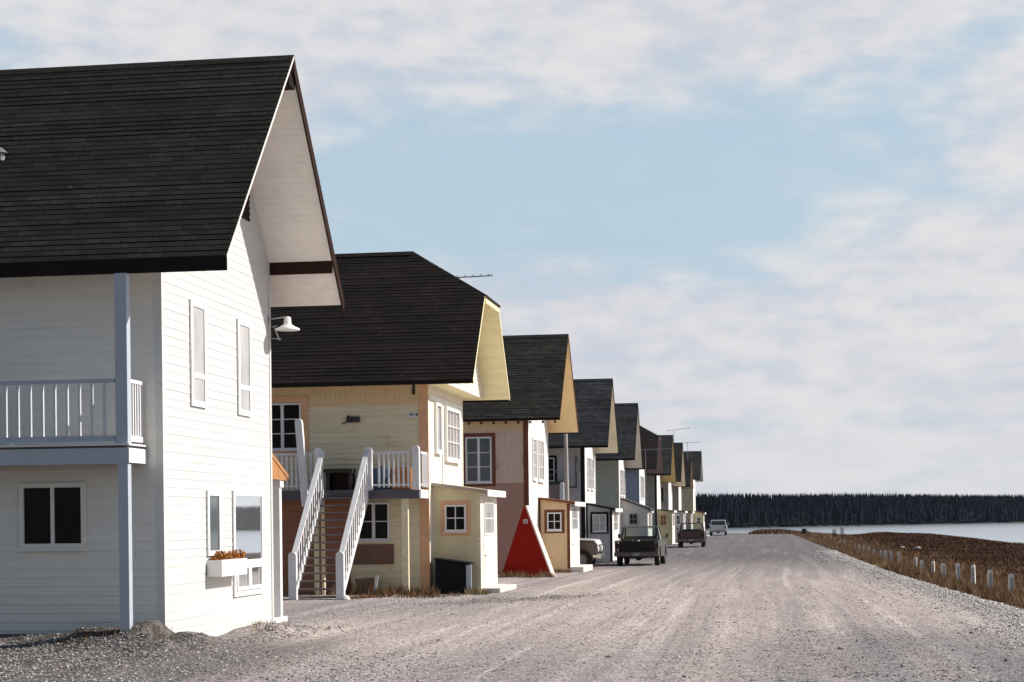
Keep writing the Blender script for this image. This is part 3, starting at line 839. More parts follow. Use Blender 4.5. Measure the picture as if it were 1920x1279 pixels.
# balcony
bal = node('balcony', h1)
BALW = mat("grey_white_baluster", (.60, .62, .66), rough=.6, var=.1)
XB0, XB1, YB = -19.6, -10.0, 26.42
mb = MB(); mb.box(XB0, XB1 - .03, YB + .05, 27.2, 3.20, 3.245); mb.build('deck', TREAD, bal)
mb = MB(); mb.box(XB0, XB1, YB, YB + .05, 2.96, 3.21); mb.box(XB1 - .04, XB1 + .002, YB + .052, 27.2, 2.98, 3.21); mb.box(XB0, XB1 - .045, YB + .06, 27.2, 3.02, 3.06, 1); mb.build('beam', [BLUEG, RUST], bal)
mb = MB(); mb.box(XB1 + .003, XB1 + .02, YB - .002, 27.2, 2.975, 3.205); mb.build('end_beam', WHITE2, bal)
mb = MB(); mb.box(XB0, XB1 + .03, YB - .03, 27.22, 3.247, 3.275); mb.build('deck_edge', WHITE2, bal)
for zz_, hh_, nm in ((4.27, .06, 'top_rail'), (3.36, .09, 'bottom_rail')):
    mb = MB(); mb.box(XB0, XB1 - .22, YB + .03, YB + .09, zz_ - hh_ / 2, zz_ + hh_ / 2); mb.build(nm, BLUEG, bal)
    mb = MB(); mb.box(XB1 - .075, XB1 - .015, YB + .12, 27.2, zz_ - hh_ / 2, zz_ + hh_ / 2); mb.build(nm, WHITE2, bal)
x = XB1 - .40
for k in range(22):
    mb = MB(); mb.box(x - .016, x + .016, YB + .03, YB + .09, 3.40, 4.24); mb.build('baluster', BALW, bal); x -= .205
for k in range(6):
    y = YB + .2 + k * .105
    mb = MB(); mb.box(XB1 - .065, XB1 - .025, y, y + .04, 3.40, 4.24); mb.build('baluster', WHITE2, bal)
for xx in (-10.95, -11.95, -13.1):
    mb = MB(); mb.box(xx - .03, xx + .03, YB + .02, YB + .08, 3.276, 3.315); mb.build('rail_block', WHITE2, bal)
mb = MB(); mb.box(-10.2, XB1 - .003, YB + .01, YB + .17, 3.277, 5.95); mb.build('post', BLUEG, bal)
mb = MB(); mb.box(-10.17, XB1 - .012, YB + .02, YB + .17, -.2, 2.958); mb.build('post', BLUEG, bal)
mb = MB(); mb.box(-14.8, -14.62, YB + .01, YB + .17, 3.277, 5.95); mb.build('post', BLUEG, bal)
mb = MB(); mb.box(-14.8, -14.62, YB + .02, YB + .17, -.2, 2.958); mb.build('post', BLUEG, bal)
# hooded doorway on the far wall
hood = node('porch', h1)
mb = MB(); mb.hexa([(-11.4, 33.47, 3.42), (-9.80, 33.47, 3.42), (-9.80, 34.95, 2.90), (-11.4, 34.95, 2.90), (-11.4, 33.47, 3.50), (-9.80, 33.47, 3.50), (-9.80, 34.95, 2.98), (-11.4, 34.95, 2.98)]); mb.build('roof', WOOD, hood)
mb = MB(); mb.hexa([(-9.845, 33.47, 2.88), (-9.815, 33.47, 2.88), (-9.815, 34.85, 2.86), (-9.845, 34.85, 2.86), (-9.845, 33.47, 3.41), (-9.815, 33.47, 3.41), (-9.815, 34.85, 2.93), (-9.845, 34.85, 2.93)]); mb.build('gable_panel', WOOD, hood)
mb = MB(); mb.box(-10.03, -9.87, 34.5, 34.66, .1, 2.72); mb.box(-10.05, -9.84, 34.45, 34.72, 2.72, 2.87); mb.box(-11.3, -9.80, 33.5, 34.75, -.2, .1); mb.build('post', WHITE2, hood)

# things on house 1
fb = empty("flower_box", (-9.5, 29.2, 1.1), "white window box of dried orange flowers beside the large pane", "planter")
mb = MB(); mb.box(-9.71, -9.45, 29.38, 30.86, 1.08, 1.095); mb.box(-9.47, -9.445, 29.38, 30.86, 1.095, 1.37); mb.box(-9.71, -9.47, 29.38, 29.405, 1.095, 1.365); mb.box(-9.71, -9.47, 30.835, 30.86, 1.095, 1.365); mb.box(-9.70, -9.472, 29.406, 30.834, 1.10, 1.31, 1)
mb.build('box', [WHITE, mat("potting_soil", (.05, .035, .025), rough=1)], fb)
flm = mat("dried_flowers", (.36, .15, .04), rough=.9, var=.5, vscale=30)
mb = MB(); rr = random.Random(4)
for k in range(420):
    x, y = rr.uniform(-9.69, -9.48), rr.uniform(29.42, 30.82); h = rr.uniform(.04, .15) * (1 + .4 * math.sin(y * 7))
    dx, dy = rr.uniform(-.05, .05), rr.uniform(-.05, .05); a = rr.uniform(0, 3.1); wv = rr.uniform(.012, .028)
    mb.poly([(x - .004, y, 1.30), (x + .004, y, 1.30), (x + dx + wv * math.cos(a), y + dy + wv * math.sin(a), 1.31 + h), (x + dx - wv * math.cos(a), y + dy - wv * math.sin(a), 1.33 + h)])
mb.build('flowers', flm, fb, fix=False)

lamp = empty("wall_lamp", (-9.7, 33.4, 6.0), "white enamel barn lamp on an arm at the upper corner of the white house", "lamp")
mb = MB(); mb.bar((-9.71, 33.36, 5.98), (-9.36, 33.36, 6.02), .025, .025); mb.box(-9.72, -9.705, 33.31, 33.41, 5.9, 6.06); mb.build('arm', METAL, lamp)
mb = MB(); mb.lathe((-9.34, 33.36, 5.76), (0, 0, 1), [(0, .235), (.03, .235), (.07, .15), (.11, .085), (.13, .075), (.25, .065), (.27, .02), (.27, .0)], 20); mb.build('lamp_shade', WHITE, lamp, smooth=True, fix=False)
br = empty("bracket", (-9.7, 33.45, 5.7), "small metal bracket just under the barn lamp on the white house", "bracket")
mb = MB(); mb.bar((-9.72, 33.47, 5.84), (-9.58, 33.44, 5.86), .02, .02); mb.bar((-9.64, 33.44, 5.86), (-9.53, 33.44, 5.58), .022, .022); mb.bar((-9.72, 33.47, 5.62), (-9.50, 33.44, 5.60), .02, .02)
mb.build('arm', METAL, br)

# ---- house 2, cream
g2 = -.07
h2 = empty("house", (-9.73, 49.35, g2), "cream house with outside staircase and clipped dark brown roof, second of the row", "house", HG)
S2 = dict(name='second', Y0=49.35, Y1=55.0, Xg=-9.73, L=9.5, g=g2, Xr=-8.3, Yn=48.76, zn=5.86, Yr=52.3, zr=10.16, Yf=55.75, zf=5.84, tk=.12,
          side=CREAM, gable=CREAMG, corner=ORANGE, cornerg=CREAMG, soffit=CREAMS, r1=(0.0130,0.0095,0.0080), r2=(0.0220,0.0165,0.0140), rakem=CREAMS, eavem=BLACKT, eave=.12,
          pitch=.155, band=5.33, sd=.026, bandm=mat("cream_boards", (.74, .56, .33), rough=.7, var=.08, vscale=3), cb=.25, jerkin=(8.60, -10.69), attic=(5.90, -9.15), rake=.13, fleck=.22)
H2 = house(S2, h2)
p2 = Fg(-9.73); f2_ = Ff(49.35)
window(h2, p2, 50.3, 51.15, 4.0, 5.46, frame=WHITE, pane=GL, nx=1, ny=1, sw=.09, proud=.07)
window(h2, p2, 51.87, 54.15, 3.82, 5.44, frame=WHITE, pane=GL, nx=4, ny=3, sw=.10, proud=.08, label="wide window with many small panes")
mb = MB(); lbox(mb, p2, 51.48, 51.56, 3.1, 5.5, .016, .035); lbox(mb, p2, 49.5, 54.9, 5.5, 5.62, .016, .04); mb.build('trim_board', WHITE, h2)
window(h2, f2_, -14.55, -13.43, 4.11, 5.45, frame=WHITE2, pane=GD, nx=2, ny=3, cas=ORANGE, cw=.20, centre=.09, base=.03)
window(h2, f2_, -11.80, -10.86, 1.46, 2.56, frame=WHITE2, pane=GD, nx=2, ny=2, centre=.09, sw=.06, base=.03)
mb = MB(); lbox(mb, f2_, -12.0, -10.75, .78, 1.36, .03, .045); mb.build('wall_panel', mat("brown_board", (.20, .11, .08), var=.15, vscale=4), h2)
mb = MB(); lap(mb, [(-17.5, g2 - .2), (-12.02, g2 - .2), (-12.02, 2.84), (-17.5, 2.84)], lambda a_, b_, n_: f2_(a_, b_, n_ + .030), .155, .012, -.2, wob=.3); mb.build('wall_panel', mat("red_brown_laps", (.36, .17, .105), rough=.8, var=.2, vscale=2, stretch=(.4, .4, 7)), h2, fix=False)
# balcony and stairs
D = 2.90; YF = 48.2
bal = node('balcony', h2)
mb = MB(); mb.box(-16, -9.77, YF + .04, 49.33, D - .05, D); mb.build('deck', TREAD, bal)
mb = MB(); mb.box(-16, -9.772, YF, YF + .04, D - .26, D - .002); mb.build('beam', DECK, bal)
mb = MB(); mb.box(-9.77, -9.72, YF - .002, 49.33, D - .25, D - .01); mb.build('end_beam', WHITE2, bal)
for a, b_ in ((-16, -12.78), (-11.08, -9.98)):
    for zz_, hh_, nm in ((D + 1.03, .06, 'top_rail'), (D + .13, .05, 'bottom_rail')):
        mb = MB(); mb.box(a, b_, YF + .03, YF + .09, zz_ - hh_ / 2, zz_ + hh_ / 2); mb.build(nm, WHITE2, bal)
    x = b_ - .09
    while x > max(a + .03, -14.4):
        mb = MB(); mb.box(x - .028, x + .028, YF + .005, YF + .03, D + .06, D + 1.0); mb.build('baluster', WHITE2, bal); x -= .14
for zz_, nm in ((D + 1.03, 'top_rail'), (D + .13, 'bottom_rail')):
    mb = MB(); mb.box(-9.80, -9.745, YF + .2, 49.33, zz_ - .03, zz_ + .03); mb.build(nm, WHITE2, bal)
for k in range(6):
    mb = MB(); y = YF + .28 + k * .15; mb.box(-9.745, -9.72, y, y + .05, D + .06, D + 1.0); mb.build('baluster', WHITE2, bal)


def newel(parent, x, y, z0, z1, w_=.19, dx=0, dy=0, d=.19):
    """post with a rounded top"""
    mb = MB(); n = 7; pts = [(-w_ / 2, 0), (w_ / 2, 0), (w_ / 2, z1 - z0 - w_ / 2)]
    for k in range(1, n): an = math.pi * k / n; pts.append((w_ / 2 * math.cos(an), z1 - z0 - w_ / 2 + w_ / 2 * math.sin(an)))
    pts.append((-w_ / 2, z1 - z0 - w_ / 2))
    H_ = z1 - z0
    mb.prism(pts, lambda q, yy: (x + q[0] + dx * q[1] / H_, y + yy + dy * q[1] / H_, z0 + q[1]), 0, d)
    return mb.build('newel_post', WHITE2, parent)


newel(bal, -9.85, YF - .05, D - .02, D + 1.22); newel(bal, -11.21, YF - .05, D - .02, D + 1.20); newel(bal, -12.66, YF - .05, D - .02, D + 1.20)
newel(bal, -12.98, YF - .25, 2.45, 4.92, w_=.20, dx=-.18, d=.16)
for x0, x1 in ((-10.3, -10.12), (-12.83, -12.7), (-12.62, -12.54)):
    mb = MB(); mb.box(x0, x1, YF + .12, YF + .26, g2 - .1, D - .052); mb.build('post', mat("cream_post", (.76, .68, .47), var=.15, vscale=6), bal)
stt = node('staircase', h2)
XS0, XS1, YS0 = -12.52, -11.24, 44.95
nT = 14
for k in range(nT):
    f_ = k / nT; z = g2 + .12 + (D - g2 - .12) * f_; y = YS0 + .12 + (YF - YS0 - .12) * f_
    mb = MB(); mb.box(XS0 + .03, XS1 - .03, y, y + .255, z - .045, z); mb.build('tread', TREAD, stt)
for x in (XS0, XS1):
    mb = MB(); mb.hexa([(x - .025, YS0 + .1, g2 - .05), (x + .025, YS0 + .1, g2 - .05), (x + .025, YF - .02, D - .30), (x - .025, YF - .02, D - .30),
                        (x - .025, YS0 + .1, g2 + .28), (x + .025, YS0 + .1, g2 + .28), (x + .025, YF - .02, D + .02), (x - .025, YF - .02, D + .02)])
    mb.build('stringer', WHITE2, stt)
    newel(stt, x, YS0 - .06, g2, g2 + 1.30, w_=.21, d=.16)
    mb = MB(); mb.bar((x + .0, YS0 + .08, g2 + 1.17), (x, YF - .02, D + 1.10), .14, .05, upv=(0, -1, 1)); mb.build('handrail', WHITE2, stt)
    for k in range(13):
        f_ = (k + .8) / 13.6; y = YS0 + .08 + (YF - YS0 - .1) * f_; zb = g2 + .15 + (D - g2 - .15) * f_; zt_ = g2 + 1.14 + (D + 1.07 - g2 - 1.14) * f_
        mb = MB(); mb.box(x + .027, x + .05, y - .03, y + .03, zb, zt_); mb.build('baluster', WHITE2, stt)
porch(h2, 49.9, 52.95, -9.73, -8.34, g2, 3.02, 2.82, mat("cream_porch_boards", (.74, .65, .42), var=.07, vscale=2, dirt=((.5, .4, .26), .6, .75, 1.5, (1, 1, .5))), CREAMG, TANW, WHITE, corner=CREAM,
      win=(-9.36, -8.74, 1.70, 2.46), casing=ORANGE)
# number plate
npl = MB(); lbox(npl, f2_, -10.31, -10.0, 4.97, 5.13, .03, .042)
npo = npl.build('number_plate', WHITE2); tag(npo, "small white house number plate reading 10-8 on the cream wall", "number plate")
mb = MB(); Pn = lambda a, z0, b_, z1: lbox(mb, f2_, a, b_, z0, z1, .043, .046)


def glyph(ch, x, z, s=.009):
    F = {'1': ["01", "11", "01", "01", "01"], '0': ["111", "101", "101", "101", "111"], '-': ["000", "000", "111", "000", "000"], '8': ["111", "101", "111", "101", "111"]}[ch]
    for j, row in enumerate(F):
        for i, c_ in enumerate(row):
            if c_ == '1': Pn(x + i * s * 2, z - (j + 1) * s * 2, x + (i + 1) * s * 2, z - j * s * 2)
    return x + len(F[0]) * s * 2 + .018


x = -10.265
for ch in "10-8": x = glyph(ch, x, 5.095)
num = mb.build('number', BLACKT, npo)
for nm, a, b_, c_, d_, lab, cat in (('meter_box', -12.08, -11.70, 4.86, 5.02, "brown metal box high on the cream wall above the stairs", "meter box"),
                                   ('wall_slot', -10.17, -10.08, 5.62, 5.90, "dark upright vent slot under the eaves of the cream house", "vent")):
    mb = MB(); lbox(mb, f2_, a, b_, c_, d_, .012, .12 if nm == 'meter_box' else .04)
    if nm == 'meter_box': mb.bar((a, 49.3, c_ + .02), (a - .14, 49.3, c_ - .04), .03, .03); lbox(mb, f2_, a, a + .07, d_, d_ + .04, .012, .06)
    tag(mb.build(nm, DARKM, bevel=.008), lab, cat)
tbl = empty("low_table", (-12.2, 48.9, D), "dark brown low table on the cream house's balcony at the stair head", "table")
mb = MB(); mb.box(-12.62, -11.78, 48.6, 49.1, D + .50, D + .62); mb.build('table_top', DARKM, tbl)
mb = MB(); mb.box(-12.60, -11.82, 49.0, 49.08, D + .02, D + .50); mb.build('back_board', BROWN, tbl)
for x, y in ((-12.55, 48.65), (-11.9, 48.65), (-12.55, 49.0), (-11.9, 49.0)):
    mb = MB(); mb.box(x, x + .1, y, y + .07, D, D + .499); mb.build('leg', DARKM, tbl)
tub = empty("plastic_tub", (-10.95, 48.75, D), "blue lidded tub behind the railing on the cream house's balcony", "tub")
mb = MB(); mb.lathe((-10.95, 48.75, D + .003), (0, 0, 1), [(0, 0), (0, .26), (.55, .31), (.56, .33), (.60, .33), (.63, 0)], 20); mb.build('tub', mat("blue_plastic", (.03, .07, .13), rough=.35), tub, fix=False)
mb = MB(); mb.cyl((-10.95, 48.75, D + .63), (-10.95, 48.75, D + .68), .05); mb.build('lid_knob', DARKM, tub)
tub2 = empty("wooden_crate", (-10.35, 48.85, D), "orange brown wooden crate behind the railing at the balcony's end", "crate")
for k in range(4):
    mb = MB(); mb.box(-10.65, -10.1, 48.62, 48.64, D + .03 + k * .16, D + .15 + k * .16); mb.build('slat', WOOD, tub2)
mb = MB(); mb.box(-10.65, -10.1, 48.645, 49.05, D + .005, D + .62); mb.build('box', mat("crate_wood", (.40, .2, .1), var=.2), tub2)
bn = empty("black_bin", (-9.0, 49.5, g2), "black lidded storage bin standing against the cream house's porch", "bin")
mb = MB(); mb.hexa([(-9.50, 49.05, g2), (-8.62, 49.05, g2), (-8.62, 49.8, g2), (-9.50, 49.8, g2), (-9.50, 49.05, g2 + .97), (-8.62, 49.05, g2 + .83), (-8.62, 49.8, g2 + .83), (-9.50, 49.8, g2 + .97)]); mb.build('body', mat("black_bin_paint", (.010, .012, .014), rough=.85, spec=.1), bn)
mb = MB(); mb.hexa([(-9.54, 49.0, g2 + .98), (-8.5, 49.0, g2 + .835), (-8.5, 49.82, g2 + .835), (-9.54, 49.82, g2 + .98), (-9.54, 49.0, g2 + 1.02), (-8.5, 49.0, g2 + .875), (-8.5, 49.82, g2 + .875), (-9.54, 49.82, g2 + 1.02)]); mb.build('lid', mat("black_lid", (.014, .014, .015), rough=.85, spec=.1), bn)
mb = MB(); mb.box(-8.615, -8.47, 49.06, 49.12, g2, g2 + .82); mb.build('end_board', BLUEG, bn)
bx = empty("wooden_box", (-11.3, 48.7, g2), "old brown wooden box in the weeds below the cream house's window", "box")
mb = MB(); mb.hexa([(-11.62, 48.5, g2), (-11.15, 48.5, g2), (-11.15, 48.95, g2), (-11.62, 48.95, g2), (-11.7, 48.45, g2 + .46), (-11.12, 48.45, g2 + .5), (-11.12, 48.95, g2 + .5), (-11.7, 48.95, g2 + .46)]); mb.build('box', mat("old_brown_wood", (.16, .10, .07), var=.25, vscale=6), bx)
mb = MB(); mb.bar((-11.14, 48.4, g2), (-11.03, 48.42, g2 + .56), .07, .03, upv=(0, 1, 0)); mb.build('stake', WHITE2, bx)

# ---- house 3
g3 = -.2
h3 = empty("house", (-9.73, 70.1, g3), "pinkish beige house with rust red trim behind the red triangular hut, third of the row", "house", HG)
S3 = dict(name='third', Y0=70.1, Y1=76.4, Xg=-9.73, L=9.5, g=g3, Xr=-8.4, Yn=69.95, zn=5.97, Yr=73.31, zr=9.76, Yf=76.78, zf=5.80, tk=.12, side=MAUVE, lower=REDLAP, split=3.5, vert=True,
          gable=PEEL, corner=RUST, cornerg=PEEL, soffit=TANS, r1=(0.0248,0.0236,0.0192), r2=(0.0465,0.0446,0.0372), rakem=RUST, eavem=BLACKT, eave=.10, band=5.62, bandm=OCHRE, cb=.18, rake=.10, fleck=.25)
H3 = house(S3, h3)
window(h3, Ff(70.1), -12.27, -11.20, 3.53, 5.38, frame=WHITE2, pane=GB, nx=2, ny=3, cas=RUST, cw=.15, centre=.10, sw=.07)
window(h3, Fg(-9.73), 71.3, 72.4, 3.65, 5.38, frame=WHITE, pane=GL, nx=2, ny=3, sw=.08)
window(h3, Fg(-9.73), 73.0, 74.7, 3.62, 5.40, frame=WHITE, pane=GL, nx=3, ny=3, sw=.08)
for k in range(9):
    mb = MB(); x = -8.62 - k * .50; mb.box(x, x + .06, 69.78, 70.05, 5.88, 5.965); mb.build('rafter_tail', BROWN, h3)
mb = MB(); mb.box(-9.70, -8.44, 76.0, 76.08, 6.70, 6.78); mb.build('purlin', TANS, h3)
porch(h3, 73.1, 76.7, -9.73, -8.42, g3 + .1, 2.86, 2.68, OCHRE, PEEL, RUST, WHITE, corner=RUST, win=(-9.36, -8.76, 1.56, 2.30), casing=RUST, frame=WHITE)

# red triangular hut
RED = mat("red_boards", (.38, .017, .009), rough=.9, spec=.08, var=.12, vscale=2, stretch=(.4, .4, 5))
PINKW = mat("pale_sunlit_board", (.80, .66, .56), rough=.6, var=.06)  # sun on the red hut's right slope, put into a pale colour
hut = empty("triangular_hut", (-9.3, 66.5, g3), "red triangular wooden hut with a small white number plate", "hut")
A, B_, Tz = (-10.31, g3 - .03), (-8.36, g3 - .03), (-9.36, 2.52)
mb = MB(); lap(mb, [A, B_, Tz], Ff(66.5), .30, .008, g3); mb.prism([A, B_, Tz], lambda q, y: (q[0], y, q[1]), 66.502, 67.35); mb.build('front_panel', RED, hut, fix=False)
mb = MB(); dxx, dzz = (B_[0] - Tz[0]), (B_[1] - Tz[1]); Ln = math.hypot(dxx, dzz); nxx, nzz = -dzz / Ln, dxx / Ln
mb.hexa([(B_[0], 66.45, B_[1]), (B_[0] + nxx * .05, 66.45, B_[1] + nzz * .05), (B_[0] + nxx * .05, 67.4, B_[1] + nzz * .05), (B_[0], 67.4, B_[1]),
         (Tz[0], 66.45, Tz[1]), (Tz[0] + nxx * .05, 66.45, Tz[1] + nzz * .05 + .02), (Tz[0] + nxx * .05, 67.4, Tz[1] + nzz * .05 + .02), (Tz[0], 67.4, Tz[1])]); mb.build('roof_board', PINKW, hut)
mb = MB(); mb.hexa([(A[0], 66.51, A[1]), (A[0] - .05, 66.51, A[1]), (A[0] - .05, 67.4, A[1]), (A[0], 67.4, A[1]), (Tz[0], 66.51, Tz[1]), (Tz[0] - .05, 66.51, Tz[1] + .02), (Tz[0] - .05, 67.4, Tz[1] + .02), (Tz[0], 67.4, Tz[1])]); mb.build('roof_board', RED, hut)
mb = MB(); mb.box(-9.43, -9.27, 66.47, 66.485, 1.87, 2.03); hp = mb.build('number_plate', WHITE2, hut)
mb = MB(); Pn = lambda a, z0, b_, z1: mb.box(a, b_, 66.464, 66.469, z0, z1)
glyph('8', -9.38, 2.005, .011); mb.build('number', mat("plate_red", (.3, .03, .02)), hp)

# ---- houses 4..
g4 = -.28
h4 = empty("house", (-9.73, 91.5, g4), "lilac grey house with black trim behind the utility pole, fourth of the row", "house", HG)
S4 = dict(name='fourth', Y0=91.5, Y1=97.0, Xg=-9.73, L=9.5, g=g4, Xr=-8.4, Yn=90.6, zn=5.70, Yr=93.83, zr=9.50, Yf=96.9, zf=5.62, tk=.12, side=LILAC, lower=BGREY, split=2.4, vert=True, gable=PEEL, corner=BLACKT, cornerg=WHITE,
          soffit=mat("pale_tan_soffit", (.80, .70, .52)), r1=(0.0298,0.0322,0.0341), r2=(0.0546,0.0583,0.0620), rakem=BLACKT, eavem=BLACKT, eave=.12, cb=.20, rake=.10, fleck=.15)
house(S4, h4)
window(h4, Ff(91.5), -12.2, -11.30, 4.02, 5.24, frame=WHITE2, pane=GD, nx=2, ny=2, cas=BLACKT, cw=.13)
window(h4, Fg(-9.73), 92.7, 94.0, 3.6, 5.3, frame=WHITE, pane=GL, nx=2, ny=3); window(h4, Fg(-9.73), 94.6, 95.9, 3.6, 5.3, frame=WHITE, pane=GL, nx=2, ny=3)
mb = MB(); mb.box(-10.19, -10.14, 91.40, 91.46, 3.72, 5.32); mb.box(-10.9, -10.14, 91.40, 91.46, 3.66, 3.72); mb.box(-10.15, -9.98, 91.38, 91.48, 4.5, 5.0, 1); mb.build('conduit', [DARKM, METAL], h4)
bal = node('balcony', h4)
mb = MB(); mb.box(-13.5, -10.75, 90.5, 91.45, 3.85, 4.0); mb.build('deck', DARKM, bal)
mb = MB(); mb.box(-13.5, -10.95, 90.5, 90.53, 2.9, 3.75); mb.build('railing', mat("grey_brown_boards", (.24, .19, .19), var=.15), bal)
newel(bal, -10.80, 90.4, 2.4, 3.95, w_=.2)
porch(h4, 92.0, 96.0, -9.73, -8.36, g4, 2.78, 2.50, BGREY, PEEL, BLACKT, WHITE, corner=BLACKT, win=(-9.38, -8.66, 1.36, 2.26), casing=BLACKT, winpane=GL, over=.12)

g5 = -.29
h5 = empty("house", (-9.73, 112.0, g5), "green grey house with blue grey roof and white gable, fifth of the row", "house", HG)
S5 = dict(name='fifth', Y0=112.0, Y1=118.2, Xg=-9.73, L=9.5, g=g5, Xr=-8.55, Yn=110.4, zn=5.68, Yr=113.6, zr=9.46, Yf=117.0, zf=5.35, tk=.12, side=GREYG, gable=PEEL, corner=GREYG, cornerg=WHITE, soffit=mat("pale_grey_soffit", (.60, .56, .48)),
          r1=(0.0285,0.0310,0.0322), r2=(0.0508,0.0546,0.0570), rakem=BLACKT, eavem=BLACKT, eave=.12, cb=.12, rake=.10, vert=True, split=2.0, lower=GREYG, fleck=.12)
S5['Y1'] = 116.8
house(S5, h5)
window(h5, Fg(-9.73), 113.0, 114.2, 3.5, 5.2, frame=WHITE, pane=GL, nx=2, ny=3); window(h5, Fg(-9.73), 114.8, 116.0, 3.5, 5.2, frame=WHITE, pane=GL, nx=2, ny=3)
porch(h5, 113.0, 117.0, -9.73, -7.98, g5, 3.28, 2.62, mat("pale_grey_boards", (.50, .49, .47)), PEEL, DARKM, DARKM, win=(-9.17, -8.62, 1.64, 2.34), frame=mat("grey_sash", (.3, .3, .3)), over=.1)
porch(h5, 119.4, 122.4, -9.6, -8.35, g5, 2.6, 2.5, BLUEW, WHITE2, DARKM, WHITE, step=False, over=.05, name='side_porch')

g6 = -.30
h6 = empty("house", (-9.73, 129.5, g6), "slate blue house with clipped dark brown roof, sixth of the row", "house", HG)
S6 = dict(name='sixth', Y0=129.3, Y1=135.0, Xg=-9.73, L=9.5, g=g6, Xr=-8.38, Yn=128.7, zn=5.62, Yr=132.6, zr=9.60, Yf=136.1, zf=5.5, tk=.12, side=BLUEW, gable=WHITE2, corner=BLUEW, cornerg=WHITE, soffit=mat("mauve_soffit", (.17, .12, .11)),
          r1=(0.0186,0.0130,0.0124), r2=(0.0285,0.0205,0.0192), rakem=mat("mauve_trim", (.09, .06, .06)), eavem=DARKM, eave=.14, cb=.1, jerkin=(8.15, -10.9), rake=.14, fleck=.1)
house(S6, h6)
window(h6, Fg(-9.73), 130.6, 131.8, 3.5, 5.2, frame=WHITE, pane=GL, nx=2, ny=3)
window(h6, Fg(-9.73), 132.6, 133.8, 3.5, 5.2, frame=WHITE, pane=GL, nx=2, ny=3)

g7 = -.29
h7 = empty("house", (-9.73, 149.0, g7), "olive grey house with ochre eaves and mustard yellow porch, seventh of the row", "house", HG)
S7 = dict(name='seventh', Y0=149.0, Y1=154.2, Xg=-9.73, L=9.5, g=g7, Xr=-8.4, Yn=147.0, zn=5.6, Yr=150.9, zr=9.12, Yf=154.8, zf=5.15, tk=.12, side=OLIVE, gable=PEEL, corner=BLACKT, cornerg=WHITE, soffit=YELS,
          r1=(0.0223,0.0242,0.0236), r2=(0.0384,0.0409,0.0403), rakem=DARKM, eavem=DARKM, cb=.15, rake=.10, fleck=.1)
house(S7, h7)
porch(h7, 149.6, 153.6, -9.73, -8.5, g7, 2.72, 2.60, YELL, PEEL, DARKM, WHITE, win=(-9.5, -8.95, 1.4, 2.35), frame=mat("cream_sash", (.7, .6, .4)), winpane=DOORR, over=.1)
g8 = -.26
h8 = empty("house", (-9.73, 165.7, g8), "mottled grey house with dark brown roof, eighth of the row", "house", HG)
S8 = dict(name='eighth', Y0=165.7, Y1=171.8, Xg=-9.73, L=9.5, g=g8, Xr=-8.4, Yn=163.6, zn=5.4, Yr=167.2, zr=9.15, Yf=171.9, zf=5.1, tk=.12, side=GREYP, gable=PEEL, corner=GREYP, cornerg=WHITE, soffit=mat("cream_eaves", (.7, .6, .45)),
          r1=(0.0211,0.0174,0.0155), r2=(0.0341,0.0279,0.0254), rakem=DARKM, eavem=DARKM, cb=.12, rake=.12, fleck=.1)
house(S8, h8)
window(h8, Ff(165.7), -10.9, -10.2, 3.6, 4.9, frame=DARKM, pane=GD, nx=2, ny=2)
porch(h8, 167.0, 171.0, -9.73, -8.4, g8, 2.72, 2.60, LILAC, PEEL, DARKM, WHITE, win=(-9.1, -8.7, 1.4, 2.3), over=.1)
g9 = -.22
h9 = empty("house", (-9.73, 183.6, g9), "tan house with clipped brown roof, ninth of the row", "house", HG)
S9 = dict(name='ninth', Y0=183.6, Y1=189.0, Xg=-9.73, L=9.5, g=g9, Xr=-8.45, Yn=182.6, zn=5.3, Yr=186.3, zr=9.0, Yf=190.0, zf=5.2, tk=.13, side=TANW, gable=PEEL, corner=TANW, cornerg=WHITE, soffit=mat("brown_eaves", (.30, .22, .18)),
          r1=(0.0198,0.0155,0.0136), r2=(0.0322,0.0260,0.0229), rakem=DARKM, eavem=DARKM, eave=.2, cb=.12, rake=.14, jerkin=(7.9, -10.4), fleck=.1)
house(S9, h9)
porch(h9, 184.2, 188.4, -9.73, -8.5, g9, 2.75, 2.62, TANW, PEEL, RUST, WHITE, win=(-9.4, -8.9, 1.4, 2.3), over=.1)
g10 = -.14
h10 = empty("house", (-9.05, 202.0, g10), "yellowish beige house at the far end of the row", "house", HG)
S10 = dict(name='tenth', Y0=202.0, Y1=208.0, Xg=-9.05, L=9.5, g=g10, Xr=-8.15, Yn=201.2, zn=6.35, Yr=205.0, zr=9.75, Yf=208.9, zf=6.3, tk=.14, side=BEIGE, gable=PEEL, corner=BEIGE, cornerg=WHITE, soffit=mat("grey_eaves", (.35, .33, .3)),
           r1=(0.0223,0.0223,0.0205), r2=(0.0360,0.0360,0.0335), rakem=DARKM, eavem=DARKM, cb=.12, rake=.12, fleck=.1)
house(S10, h10)
porch(h10, 203.0, 207.0, -9.05, -7.95, g10, 2.75, 2.55, BEIGE, PEEL, RUST, WHITE, win=(-8.7, -8.25, 1.3, 2.1), over=.1)


